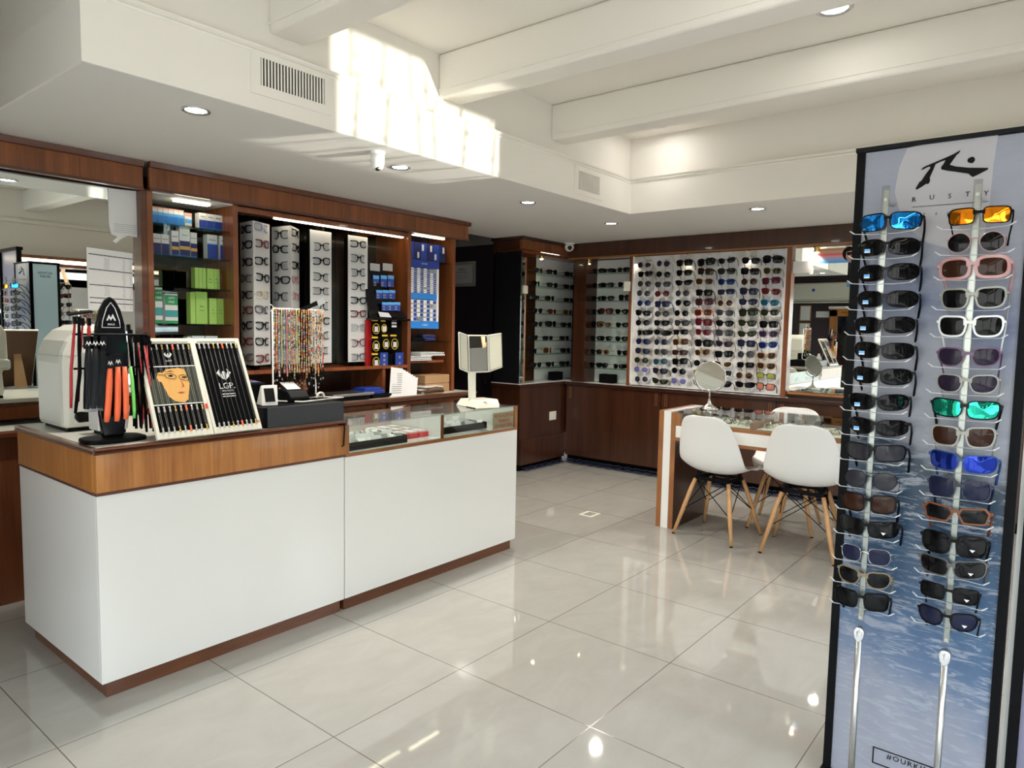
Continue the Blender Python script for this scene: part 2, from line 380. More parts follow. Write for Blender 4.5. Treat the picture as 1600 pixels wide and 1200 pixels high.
# shop front
FY = -3.42
struct('wall_front', B(-2.75, 5.4, FY-0.1, FY, 2.04, ZC), 'plaster')
struct('wall_front', B(3.95, 5.4, FY-0.1, FY, 0, 2.04), 'plaster')
struct('trim_20', B(-2.6, 3.95, FY, FY+0.03, 2.38, 2.42), 'plaster')
val = thing('window_valance', 'long wooden valance with a glowing band standing for reflected light above the shop window', 'valance', (0.7, FY+0.14, 1.9))
part('board', B(-2.6, 3.79, FY, FY+0.24, 1.995, 2.03), 'mahog_h', val, world=True)
part('glow_strip', B(-2.6, 3.79, FY+0.05, FY+0.225, 1.955, 1.995), 'strip_glow', val, world=True)  # no lamp; glows to stand for light reflected on the valance
part('lower_board', B(-2.6, 3.79, FY, FY+0.24, 1.92, 1.955), 'mahog_h', val, world=True)
struct('wall_side', B(-2.75, -2.62, -3.5, 0.1, 2.04, ZC), 'plaster')
wn = 1
def window(x0, x1):
    global wn
    w = thing('window_%d' % wn, None, None, ((x0+x1)/2, FY-0.05, 0)); w['kind'] = 'structure'; wn += 1
    mb = B(x0, x0+0.04, FY-0.08, FY-0.03, 0, 2.04); mb.box(x1-0.04, x1, FY-0.08, FY-0.03, 0, 2.04); mb.box(x0, x1, FY-0.08, FY-0.03, 0, 0.10); mb.box(x0, x1, FY-0.08, FY-0.03, 1.98, 2.04)
    part('window_frame', mb, 'silver', w, world=True)
    part('pane', B(x0+0.04, x1-0.04, FY-0.058, FY-0.052, 0.10, 1.98), 'window', w, world=True)
for x0, x1 in ((-2.6, -0.4), (-0.4, 1.8), (1.8, 3.95)): window(x0, x1)
w = thing('window_4', None, None, (-2.68, -1.7, 0)); w['kind'] = 'structure'
mb = MB()
for y in (-3.42, -1.74, -0.04): mb.box(-2.70, -2.65, y, y+0.05, 0, 2.04)
mb.box(-2.70, -2.65, -3.42, 0, 0, 0.1); mb.box(-2.70, -2.65, -3.42, 0, 1.98, 2.04)
part('window_frame', mb, 'silver', w, world=True); part('pane', B(-2.678, -2.672, -3.4, -0.02, 0.1, 1.98), 'window', w, world=True)

# ---- outside: pavement, street, shops opposite, parked car, seen in the mirrors
struct('floor', B(-30, 30, -6.9, -3.5, -0.12, -0.02), 'pavement')
struct('floor', B(-30, 30, -14.5, -6.9, -0.2, -0.14), 'asphalt')
struct('floor', B(-30, -2.75, -3.5, 12, -0.12, -0.02), 'pavement')
simple('render_blue', (0.12, 0.16, 0.22), 0.8); simple('render_pale', (0.30, 0.29, 0.26), 0.8); simple('sign_green', (0.10, 0.50, 0.22), 0.6)
bd = thing('shop_building', 'pale shop building across the street with green and yellow sign bands', 'building', (3, -17, -0.1))
part('wall', B(-12, 22, -19, -17, -0.1, 6.0), 'render_pale', bd, world=True)
part('sign_band', B(-12, 22, -17.05, -17, 2.05, 2.5), 'sign_green', bd, world=True, label='green band of shop signs')
part('sign_band', B(-12, 22, -17.06, -17, 1.6, 2.0), 'yellow', bd, world=True, label='yellow band of shop signs')
for i in range(9):
    f = part('window', B(-9+i*3.1, -7.1+i*3.1, -17.04, -17, 0.1, 1.5), 'black_gloss', bd, world=True)
part('upper_wall', B(-12, 22, -17.03, -17, 2.7, 4.2), 'render_blue', bd, world=True)
# parked car
car = thing('car', 'silver parked car seen through the front window', 'car', (5.2, -8.0, -0.14))
def car_body():
    pr = [(-2.1, .25), (-2.1, .65), (-1.95, .80), (-1.1, .93), (-.55, 1.36), (.75, 1.40), (1.45, 1.0), (2.05, .92), (2.12, .55), (2.1, .25)]
    return MB().prism([(p[0], -.85, p[1]) for p in pr], (0, 1.7, 0))
simple('car_paint', (0.55, 0.62, 0.72), 0.2, coat=0.8)
part('body', car_body(), 'car_paint', car, bevel=0.08)
for sy in (-0.861, 0.855): part('side_window', MB().prism([(-.95, sy, .95), (-.5, sy, 1.28), (.7, sy, 1.32), (1.2, sy, 1.0)], (0, .006, 0)), 'black_gloss', car)
for wx in (-1.35, 1.35):
    for sy in (-.8, .62): part('wheel', MB().lathe([(.0, 0), (.30, 0), (.32, .03), (.32, .15), (.30, .18), (0, .18)], 24).xf(Matrix.Translation((wx, sy+.18, .32)) @ Matrix.Rotation(PI/2, 4, 'X')), 'black_matte', car)
# bare street trees
def tree(x, y, lab):
    rnd = random.Random(int(x*10)); mb = MB()
    def br(p, d, L, r, n):
        q = p + d*L; mb.tube([p, (p+q)/2+Vector((rnd.uniform(-.03, .03), rnd.uniform(-.03, .03), 0)), q], [r, r*.85, r*.65], 6)
        if n:
            for _ in range(3):
                dd = (d + Vector((rnd.uniform(-.7, .7), rnd.uniform(-.7, .7), rnd.uniform(-.1, .5)))).normalized(); br(q, dd, L*.72, r*.6, n-1)
    br(Vector((0, 0, -0.1)), Vector((0, 0, 1)), 1.3, .07, 5)
    o = solo('street_tree', mb, 'kraft', lab, 'tree', base=(0, 0, 0)); o.location = (x, y, 0); return o
tree(3.4, -6.2, 'bare young street tree nearer the shop window'); tree(7.9, -6.4, 'bare young street tree further along the pavement')
# sheets added on the front glass; their gap shapes the glint on the soffit
def poster(x0, x1, z0, z1, m, lab):
    return solo('window_poster', B(x0, x1, FY-0.05, FY-0.046, z0, z1), m, lab, 'poster')

# ================================================================ BACK WALL UNIT (left)
U = thing('wall_mirror', 'large wall mirror in a mahogany frame left of the contact lens shelves', 'mirror', (-0.2, 1.55, 0.86))
part('mirror_glass', B(-1.29, 0.932, 1.55, 1.556, 0.862, 2.055), 'mirror', U, world=True)
part('backing', B(-1.29, 0.932, 1.556, 1.60, 0.862, 2.06), 'black_matte', U, world=True)
part('frame_post', B(0.932, 0.962, 1.50, 1.60, 0.862, 2.052), 'trim', U, world=True)
def fascia(x0, x1, yf, lab, seams, endcap=False, ydeep=1.88):
    f = thing('fascia', lab, 'fascia', ((x0+x1)/2, yf, 2.05))
    xs = [x0]+seams+[x1]
    for a, b_ in zip(xs[:-1], xs[1:]): part('panel', B(a, b_-0.0015, yf, yf+0.025, 2.052, 2.158), 'mahog', f, world=True)
    part('crown_moulding', MB().prism([(x0, yf-0.002, 2.156), (x0, yf-0.012, 2.160), (x0, yf-0.018, 2.188), (x0, yf+0.03, 2.188), (x0, yf+0.03, 2.156)], (x1-x0, 0, 0)), 'trim', f, world=True)
    part('bottom_moulding', B(x0, x1, yf-0.006, yf+0.03, 2.04, 2.053), 'trim', f, world=True)
    if endcap:
        part('end_panel', B(x1-0.02, x1, yf+0.025, ydeep, 2.052, 2.186), 'mahog', f, world=True)
        part('crown_moulding', B(x1, x1+0.016, yf-0.018, ydeep, 2.158, 2.188), 'trim', f, world=True)
    return f
fascia(-1.3, 0.944, 1.485, 'mahogany fascia board above the large left wall mirror', [-0.35, at(125, 260, 'y', 1.485).x])
fascia(0.962, 3.455, 1.455, 'mahogany fascia board above the contact lens shelves and eyeglass columns', [at(258, 290, 'y', 1.455).x, at(330, 300, 'y', 1.455).x, at(458, 330, 'y', 1.455).x, at(598, 360, 'y', 1.455).x], True)
# base counter
bc = thing('back_counter', 'long mahogany counter with drawers against the back wall', 'counter', (1.0, 1.6, 0))
part('carcass', B(-1.29, 3.42, 1.43, 1.88, 0.0, 0.80), 'mahog_d', bc, world=True)
part('worktop', B(-1.29, 3.44, 1.36, 1.88, 0.808, 0.83), 'worktop', bc, world=True)
part('edge_moulding', MB().prism([(-1.29, 1.36, 0.80), (-1.29, 1.345, 0.806), (-1.29, 1.338, 0.824), (-1.29, 1.352, 0.834), (-1.29, 1.38, 0.831), (-1.29, 1.38, 0.80)], (4.75, 0, 0)), 'trim', bc, world=True)
ds = [1.10, 1.66, at(604, 630, 'y', 1.42).x, at(667, 625, 'y', 1.42).x, at(724, 620, 'y', 1.42).x]
for a, b_ in zip(ds[:-1], ds[1:]):
    part('drawer', B(a+0.012, b_-0.012, 1.412, 1.43, 0.66, 0.788), 'mahog', bc, world=True, bevel=0.003)
# bay one: contact lens solutions
c1 = thing('shelf_cabinet', 'mahogany cabinet of glass shelves holding contact lens solution boxes', 'cabinet', (1.22, 1.7, 0.83))
part('side_panel', B(0.964, 0.995, 1.50, 1.88, 0.83, 2.045), 'mahog', c1, world=True)
part('side_panel', B(1.455, 1.487, 1.50, 1.88, 0.83, 2.045), 'mahog', c1, world=True)
part('mirror_back', B(0.995, 1.455, 1.852, 1.86, 0.83, 2.045), 'tinted_mirror', c1, world=True, label='tinted mirror back panel')
part('top_panel', B(0.995, 1.455, 1.50, 1.852, 2.035, 2.047), 'backlit', c1, world=True)
part('lamp', B(1.15, 1.35, 1.56, 1.60, 2.022, 2.033), 'strip_glow', c1, world=True, label='small glowing strip lamp')
SZ1 = [1.885, 1.715, 1.540, 1.335, 1.150]
for z in SZ1: part('shelf', B(0.997, 1.453, 1.53, 1.85, z-0.007, z), 'shelf_glass', c1, world=True)
# bay two
xR = 2.872
c2 = thing('shelf_cabinet', 'tall mahogany cabinet bay that holds the four rotating eyeglass columns', 'cabinet', (2.18, 1.7, 0.83))
part('side_panel', B(xR-0.03, xR+0.004, 1.50, 1.88, 0.83, 2.045), 'mahog', c2, world=True)
part('mirror_back', B(1.487, xR-0.03, 1.862, 1.87, 1.06, 2.045), 'tinted_mirror', c2, world=True, label='tinted mirror back panel')
part('top_rail', B(1.487, xR-0.03, 1.50, 1.56, 2.005, 2.035), 'mahog_h', c2, world=True)
part('glow_strip', B(1.75, xR-0.06, 1.515, 1.545, 1.998, 2.005), 'strip_glow', c2, world=True, label='warm glowing light strip')
part('ledge', B(1.487, xR-0.03, 1.49, 1.88, 1.034, 1.056), 'mahog_h', c2, world=True)
part('niche_back', B(1.487, xR-0.03, 1.86, 1.88, 0.832, 1.034), 'dark', c2, world=True)
part('niche_post', B(2.60, 2.63, 1.50, 1.86, 0.832, 1.034), 'mahog', c2, world=True)
part('niche_post', B(1.93, 1.96, 1.50, 1.86, 0.832, 1.034), 'mahog', c2, world=True)
for x in (1.715, 2.235, 2.475): part('divider', B(x-0.012, x+0.012, 1.70, 1.86, 1.056, 2.02), 'dark', c2, world=True)
# bay three
xE = 3.325
c3 = thing('shelf_cabinet', 'narrow mahogany cabinet bay at the right end beside the passage', 'cabinet', (3.1, 1.7, 0.83))
part('side_panel', B(xE, xE+0.03, 1.50, 1.88, 0.83, 2.045), 'mahog', c3, world=True)
part('back_panel', B(xR+0.004, xE, 1.86, 1.88, 0.83, 2.045), 'dark', c3, world=True)
part('glow_strip', B(xR+0.05, xE-0.08, 1.515, 1.545, 2.032, 2.04), 'strip_glow', c3, world=True, label='warm glowing light strip')
part('shelf', B(xR+0.004, xE, 1.52, 1.86, 1.225, 1.232), 'shelf_glass', c3, world=True)
part('shelf', B(xR+0.004, xE, 1.52, 1.86, 1.845, 1.852), 'shelf_glass', c3, world=True)
part('shelf', B(xR+0.004, 3.27, 1.54, 1.86, 1.062, 1.082), 'mahog_h', c3, world=True)

# ================================================================ SIDE CABINET (faces the room from the passage side)
XA, YA, XF = 4.33, 1.585, 5.05
sc_ = thing('display_cabinet', 'dark walnut side cabinet with glass shelves of sunglasses, next to the passage', 'cabinet', (4.7, 1.7, 0))
part('base', B(XA, XF+0.2, YA, 1.93, 0.30, 0.79), 'dark', sc_, world=True)
part('plinth', B(XA, XF, YA-0.02, 1.93, 0.06, 0.30), 'dark', sc_, world=True)
part('kick_board', B(XA+0.02, XF, YA+0.01, 1.93, 0.0, 0.06), 'black_matte', sc_, world=True)
part('worktop', B(XA-0.01, XF+0.2, YA+0.01, 1.93, 0.815, 0.828), 'laminate', sc_, world=True)
part('edge_moulding', B(XA-0.015, XF, YA-0.012, 1.93, 0.79, 0.822), 'dark_trim', sc_, world=True, bevel=0.004)
part('side_glass', B(XA, XA+0.006, YA+0.012, 1.915, 0.83, 2.06), 'smoked', sc_, world=True, label='smoked black side glass')
part('corner_post', B(XA, XA+0.012, 1.915, 1.93, 0.83, 2.06), 'edge', sc_, world=True)
part('mirror_strip', B(XA+0.006, XA+0.060, YA+0.006, YA+0.012, 0.83, 2.0), 'mirror', sc_, world=True, label='narrow mirror strip')
part('corner_post', B(XA+0.060, XA+0.070, YA, YA+0.012, 0.83, 2.0), 'edge', sc_, world=True)
yb = 1.79; xw = at(836, 500, 'y', yb).x
part('back_panel', B(XA+0.02, xw, yb, yb+0.02, 0.83, 2.06), 'dark', sc_, world=True)
part('back_panel', B(xw, 5.47, yb, yb+0.02, 0.83, 2.06), 'backlit', sc_, world=True, label='white back panel')
part('top_panel', B(XA+0.02, 5.47, YA+0.03, yb, 2.045, 2.06), 'mahog_h', sc_, world=True)
part('back', B(XA, 5.49, 1.915, 1.93, 0.83, 2.05), 'black_matte', sc_, world=True)
SHZ = [at(866, 340+v/4, 'y', YA+0.06).z for v in (357, 438, 522, 603, 684, 767, 848, 932)]
for z in SHZ: part('shelf', B(XA+0.075, 5.47, YA+0.02, yb, z-0.006, z), 'shelf_glass', sc_, world=True)
f = thing('fascia', 'dark walnut fascia on top of the side cabinet by the passage', 'fascia', (4.7, YA, 2.08))
for a, b_ in ((XA, 4.68), (4.68, XF+0.06)): part('panel', B(a, b_-0.0015, YA, YA+0.03, 2.075, 2.165), 'mahog', f, world=True)
part('end_panel', B(XA-0.002, XA+0.02, YA+0.03, 1.94, 2.075, 2.165), 'dark', f, world=True)
part('crown_moulding', B(XA-0.02, XF+0.05, YA-0.02, 1.95, 2.160, 2.188), 'dark_trim', f, world=True)
part('soffit_board', B(XA+0.02, XF+0.06, YA+0.03, 1.9, 2.062, 2.072), 'mahog_h', f, world=True)
# ================================================================ FAR WALL CABINETS
f = thing('fascia', 'long dark walnut fascia above the sunglasses board and far mirror', 'fascia', (XF, 0, 2.05))
for a, b_ in ((-0.525, YA-0.01), (-3.4, -0.525)): part('panel', B(XF, XF+0.025, a+0.0015, b_, 2.05, 2.188), 'dark', f, world=True)
part('bottom_lip', B(XF-0.006, XF+0.12, -3.4, YA-0.01, 2.035, 2.05), 'edge', f, world=True)
units = [(YA-0.03, 0.505), (0.505, -0.53), (-0.53, -1.6), (-1.6, -2.6)]
for i, (a, b_) in enumerate(units):
    u = thing('base_cabinet', ['dark walnut base cabinet with two doors in the corner under the glass shelves', 'dark walnut base cabinet with two doors under the sunglasses board',
              'dark walnut base cabinet under the far mirror behind the table', 'dark walnut base cabinet hidden behind the sunglasses stand'][i], 'cabinet', (XF, (a+b_)/2, 0), group='far wall base cabinets')
    part('carcass', B(XF+0.02, 5.29, b_+0.001, a-0.001, 0.075, 0.79), 'dark', u, world=True)
    part('kick_board', B(XF+0.045, 5.28, b_+0.001, a-0.001, 0, 0.075), 'black_matte', u, world=True)
    mid = (a+b_)/2
    for (d0, d1, hs) in ((a-0.004, mid+0.002, 0), (mid-0.002, b_+0.004, 1)):
        d = part('door', B(XF, XF+0.019, d1, d0, 0.08, 0.785), 'dark', u, world=True)
        hy = d0-0.045 if hs == 0 else d1+0.045
        h = MB(); z0 = 0.66
        for (p, q, r_, s_) in ((-.011, -.008, 0, .11), (.008, .011, 0, .11), (-.011, .011, 0, .003), (-.011, .011, .107, .11)): h.box(XF-0.003, XF, hy+p, hy+q, z0+r_, z0+s_)
        hh = part('handle', h, 'edge', d); hh.location = (0, 0, 0); 
        for vtx in hh.data.vertices: vtx.co -= Vector(u.location)
part_top = thing('worktop', 'white worktop with dark moulded edge running along the far wall', 'worktop', (5.15, -0.5, 0.79))
part('top_surface', B(XF+0.012, 5.29, -2.6, YA-0.02, 0.812, 0.826), 'laminate', part_top, world=True)
part('edge_moulding', B(XF-0.018, XF+0.012, -2.6, YA-0.02, 0.79, 0.822), 'dark_trim', part_top, world=True, bevel=0.005)
part('riser', B(XF+0.01, XF+0.02, -0.62, -2.6, 0.822, 0.868), 'dark_trim', part_top, world=True)
part('fillet', B(XF-0.01, XF+0.012, -0.62, -2.6, 0.855, 0.872), 'edge', part_top, world=True)
# shelf bay on the far wall
bb = thing('display_cabinet', 'corner display bay with glass shelves of sunglasses on the far wall', 'cabinet', (5.15, 1.1, 0.83))
y0, y1 = 1.352, 0.872
part('corner_post', B(XF, XF+0.03, y0, 1.49, 0.828, 2.034), 'dark', bb, world=True)
part('corner_post', B(XF+0.03, 5.26, y0, y0+0.012, 0.828, 2.034), 'dark', bb, world=True)
part('divider', B(XF, XF+0.025, y1-0.022, y1, 0.828, 2.034), 'mahog', bb, world=True)
part('divider', B(XF+0.025, 5.26, y1-0.014, y1-0.002, 0.828, 2.034), 'backlit', bb, world=True)
part('back_panel', B(5.25, 5.265, y1, y0, 0.828, 2.034), 'backlit', bb, world=True, label='white back panel')
SHB = [at(947, 340+v/4, 'x', XF+0.06).z for v in (345, 436, 520, 603, 686, 772, 858, 942)]
for z in SHB: part('shelf', B(XF+0.02, 5.248, y1+0.001, y0-0.001, z-0.006, z), 'shelf_glass', bb, world=True)
# white peg board
xb = 5.075
bd = thing('sunglasses_board', 'big white backlit board holding seven columns of sunglasses', 'display board', (xb, 0.16, 0.85))
A = mat('printed_board', (0.7, 0.7, 0.68), 0.55); t = N(A, 'ShaderNodeTexCoord'); n = N(A, 'ShaderNodeTexNoise', Scale=2.6, Detail=3.0, Distortion=1.5); ln(A, t.outputs['Object'], n.inputs['Vector'])
r = ramp(A, [(.38, (.66, .67, .70)), (.5, (.70, .69, .67)), (.60, (.50, .47, .43)), (.68, (.64, .62, .60)), (.78, (.72, .72, .71))], n.outputs[0]); ln(A, r.outputs[0], bsdf(A).inputs['Base Color']); M['board'] = A
part('panel', B(xb, xb+0.02, -0.545, 0.842, 0.85, 2.03), 'board', bd, world=True)
mb = B(xb-0.012, xb+0.02, 0.834, 0.848, 0.84, 2.032); mb.box(xb-0.012, xb+0.02, -0.556, -0.545, 0.84, 2.032); mb.box(xb-0.012, xb+0.02, -0.556, 0.848, 0.836, 0.85)
part('frame', mb, 'laminate', bd, world=True)
BC = []
for tx, ty, bx, by in ((1009.5, 414, 1004, 593), (1039, 413, 1032, 595), (1071, 411, 1062, 596), (1104, 409, 1097, 598), (1137.5, 408, 1131, 600), (1174, 407, 1165, 602), (1209, 406, 1197, 604)):
    a = at(tx-2, ty, 'x', 4.985); c = at(bx-2, by, 'x', 4.985); BC.append((a, c))
for a, c in BC:
    y = (a.y+c.y)/2
    rd = MB(); rd.tube([(xb-0.055, y, 0.88), (xb-0.055, y, 1.985), (xb, y, 1.99)], 0.004, 6)
    part('rod', rd, 'acrylic', bd, world=True, label='clear hanging rod')
    part('rod_clip', B(xb-0.03, xb, y-0.02, y+0.02, 1.985, 1.992), 'silver', bd, world=True)
# far mirror
fm = thing('wall_mirror', 'large mirror on the far wall right of the sunglasses board', 'mirror', (5.1, -1.5, 0.87))
part('mirror_glass', B(5.10, 5.106, -2.6, -0.595, 0.87, 2.034), 'mirror', fm, world=True)
part('backing', B(5.106, 5.29, -2.6, -0.56, 0.872, 2.034), 'black_matte', fm, world=True)
part('frame_post', B(XF+0.005, 5.106, -0.598, -0.558, 0.826, 2.034), 'mahog', fm, world=True)
# mirror's poster and paper
ps = thing('poster', 'striped sunglasses advert with a dark-haired model, stuck at the top of the far mirror', 'poster', (5.098, -0.93, 1.89))
a = at(1278, 389, 'x', 5.097); y0_, z1_ = a.y, a.z; z0_ = at(1278, 412, 'x', 5.097).z
cols = [(0.50, 0.28, 0.14), (0.62, 0.36, 0.22), (0.72, 0.14, 0.16), (0.66, 0.34, 0.42), (0.30, 0.40, 0.72), (0.10, 0.40, 0.85)]
h_ = (z1_-z0_)/6
for i, c in enumerate(cols):
    part('print', B(5.096, 5.099, y0_-0.34, y0_, z1_-(i+1)*h_, z1_-i*h_), mat('poster_stripe', c, 0.5), ps, world=True)
def ell(cy, cz, ry, rz, x, n=20): return [(x, cy+ry*math.cos(2*PI*i/n), cz+rz*math.sin(2*PI*i/n)) for i in range(n)]
fy, fz = y0_-0.245, z0_+0.060
part('hair', MB().prism(ell(fy+0.012, fz+0.008, 0.050, 0.054, 5.0955), (-0.0006, 0, 0)), 'ink', ps, world=True)
part('face', MB().prism([(5.0945, fy+a_, fz+b_) for a_, b_ in ((.034, .02), (.036, -.02), (.022, -.045), (-.01, -.056), (-.03, -.042), (-.036, -.01), (-.034, .02), (0, .03))], (-0.0006, 0, 0)), 'skin2', ps, world=True)
part('printed_sunglasses', MB().prism([(5.0935, fy+a_, fz+b_) for a_, b_ in ((.030, .018), (.028, -.002), (.006, -.006), (0, .004), (-.006, -.006), (-.030, -.002), (-.034, .018))], (-0.0006, 0, 0)), 'ink', ps, world=True)
part('mouth', B(5.0929, 5.0935, fy-0.024, fy, fz-0.034, fz-0.029), 'rust_ink', ps, world=True)
a = at(1238, 409, 'x', 5.097); c = at(1269, 426, 'x', 5.097)
nt_ = thing('notice', 'white typed paper notice at the top left of the far mirror', 'notice', (5.097, (a.y+c.y)/2, c.z))
part('sheet', B(5.095, 5.099, c.y, a.y, c.z, a.z), 'paper', nt_, world=True)
for i in range(9): part('text_line', B(5.0942, 5.0948, c.y+0.012+0.01*(i % 3), a.y-0.012, a.z-0.012-i*0.0095, a.z-0.009-i*0.0095), 'paper_grey', nt_, world=True)
# gold halogen spots under the fascia
for i, (px, py) in enumerate(((846, 411), (920, 407), (996, 402), (1078, 395), (1174, 390), (1277, 383))):
    loc = at(px, py, 'x', XF+0.05) if i else at(px, py, 'y', YA+0.06)
    if i in (1, 2): pass
    zt = 2.034 if i else 2.062
    s_ = thing('spotlight', 'small brass halogen spotlight under the fascia, %s from the passage' % ['first', 'second', 'third', 'fourth', 'fifth', 'sixth'][i], 'spotlight', (loc.x, loc.y, zt), group='brass spotlights')
    part('housing', MB().lathe([(.005, 0), (.03, 0), (.032, -.006), (.022, -.010), (.02, -.03), (.026, -.045), (.0, -.040)], 16), 'brass', s_, smooth=True)
    part('bulb', MB().lathe([(.0, -.041), (.018, -.041), (.016, -.050), (0, -.054)], 12), 'bulb_glow', s_)
    lamp('halogen', 'SPOT', (loc.x-0.02, loc.y-(0.02 if i == 0 else 0), zt-0.07), 2.5, (1, 0.85, 0.62), aim=(loc.x+0.03, loc.y+(0.08 if i == 0 else 0), 1.2), spot_size=2.2, spot_blend=0.8, shadow_soft_size=0.02)
# recessed downlights
DL = [((306, 172), ZS), ((625, 261), ZS), ((825, 316), ZS), ((955, 349), ZS), ((1184, 326), ZS)]
pts = [at(px, py, 'z', z) for (px, py), z in DL] + [Vector((4.35, -1.9, ZS)), Vector((2.505, -1.52, ZC)), Vector((3.60, -0.13, ZC)), Vector((1.46, -1.5, ZC)), Vector((0.5, -0.6, ZC))]
names = ['above the left end of the counter', 'beside the dome camera', 'above the passage end of the counter', 'in front of the corner shelves', 'above the table', 'above the sunglasses stand',
         'high between the two middle beams', 'high in the last bay before the far soffit', 'high over the open floor', 'high over the counter front']
for i, (p, nm) in enumerate(zip(pts, names)):
    d = thing('downlight', 'round recessed downlight %s' % nm, 'downlight', p, group='recessed downlights')
    r = 0.055 if i < 6 else 0.075
    part('trim_ring', MB().lathe([(r*.72, .002), (r, .002), (r, -.004), (r*.93, -.007), (r*.74, -.003), (r*.72, .002)], 28, (0, 0, 0), False), 'silver', d, smooth=True)
    part('lamp_face', MB().lathe([(0, -.002), (r*.70, -.002), (r*.70, .001), (0, .001)], 24), 'glow', d)
    lamp('downlight_beam', 'SPOT', (p.x, p.y, p.z-.02), 28 if i < 6 else (1.2 if i == 7 else 9), (1, 0.93, 0.83), rot=(0, 0, 0), spot_size=2.6 if i < 6 else 1.5, spot_blend=0.7, shadow_soft_size=0.04)
# dome cameras
def dome(p, lab, s=1.0, yaw=0):
    d = thing('security_camera', lab, 'security camera', p, yaw)
    part('mount', MB().lathe([(0, 0), (.042*s, 0), (.044*s, -.012*s), (.040*s, -.018*s), (0, -.018*s)], 24), 'white_plastic', d, smooth=False)
    part('body', MB().lathe([(.040*s, -.016*s), (.041*s, -.05*s), (.036*s, -.085*s), (.027*s, -.100*s), (0, -.103*s)], 24), 'white_plastic', d, smooth=True)
    part('lens', MB().lathe([(0, 0), (.016*s, 0), (.016*s, .004), (0, .004)], 16).xf(Matrix.Translation((-.008*s, -.016*s, -.102*s)) @ Matrix.Rotation(-.5, 4, 'X')), 'black_gloss', d)
    return d
dome(at(590, 237, 'z', ZS), 'white drum-shaped security camera under the soffit above the counter', 0.85)
c_ = thing('security_camera', 'white ball security camera in the corner above the side cabinet', 'security camera', at(887, 379, 'x', 5.0))
part('mount', MB().lathe([(0, 0), (.05, 0), (.05, -.012), (0, -.012)], 24), 'white_plastic', c_)
part('body', MB().lathe([(.03, -.012), (.044, -.026), (.046, -.045), (.038, -.066), (.02, -.08), (0, -.084)], 24), 'white_plastic', c_, smooth=True)
part('lens', MB().lathe([(0, 0), (.022, 0), (.022, .006), (.014, .010), (0, .010)], 18).xf(Matrix.Translation((-.030, -.026, -.050)) @ Matrix.Rotation(-PI/2+.2, 4, 'Y') @ Matrix.Rotation(.6, 4, 'X')), 'black_gloss', c_)
c_.location = (4.99, 1.52, ZS)
# air vents in the soffit face
def vent(px, gy_, lab, n, shut=False):
    (x0, z0, x1, z1), (a0, b0, a1, b1) = px
    v = thing('air_vent', lab, 'air vent', ((x0+x1)/2, 0.172, z0), group='soffit air vents')
    yf = 0.172
    mb = B(x0, x1, yf-0.006, yf, z0, b0); mb.box(x0, x1, yf-0.006, yf, b1, z1); mb.box(x0, a0, yf-0.006, yf, b0, b1); mb.box(a1, x1, yf-0.006, yf, b0, b1)
    part('frame', mb, 'plaster', v, world=True)
    part('duct', B(a0, a1, yf-0.001, yf, b0, b1), 'black_matte' if not shut else 'brownboard', v, world=True)
    w_ = (a1-a0)/n
    for i in range(n):
        xx = a0+(i+0.5)*w_
        part('slat', B(xx-w_*0.23, xx+w_*0.23, yf-0.005, yf-0.001, b0, b1), 'plaster', v, world=True)
vent(((0.79, 2.25, 1.168, 2.445-.03), (0.832, 2.288, 1.135, 2.395)), None, 'large white slatted air vent on the soffit near the left corner', 21)
vent(((3.06, 2.225, 3.405, 2.405), (3.10, 2.255, 3.36, 2.375)), None, 'small white slatted air vent at the far end of the soffit', 16, True)
# outlet, floor drain, wires
o_ = thing('power_outlet', 'cream power outlet on the side cabinet base', 'outlet', at(863, 656, 'y', YA-0.001))
part('plate', B(-.055, .055, -.008, 0, 0, .085), 'cream_plastic', o_, bevel=.002)
part('sockets', B(-.025, .025, -.011, -.008, .025, .060), 'white_plastic', o_)
d_ = thing('floor_box', 'square metal floor socket cover set in the tiles', 'floor cover', (3.515, 0.27, 0))
part('cover_plate', B(-.062, .062, -.055, .055, 0, .003), 'cream_plastic', d_)
for i in range(4): part('slot', B(-.045+.024*i, -.032+.024*i, -.035, .03, .003, .0036), 'ink', d_)
wi = MB()
for j, (dx, dz) in enumerate(((0, .01), (.015, .022), (-.02, .008), (.006, .036))):
    P = [(XF-.02+dx, 1.52-0.05*t_ + 0, dz+.012*abs(math.sin(t_*1.7+j))) for t_ in [q*1.0 for q in range(0, 60)]]
    wi.tube(P, .0055, 6)
solo('floor_cables', wi, 'cable', 'bundle of dark blue cables lying along the foot of the far cabinets', 'cable', smooth=True)
wi = MB()
for j, (dy, dz) in enumerate(((0, .01), (.015, .022), (-.02, .008))):
    wi.tube([(XA+.03+.05*t_, YA-.035+dy, dz+.010*abs(math.sin(t_*1.3+j))) for t_ in range(0, 14)], .0055, 6)
solo('floor_cables', wi, 'cable', 'dark cables lying along the foot of the side cabinet', 'cable', smooth=True)
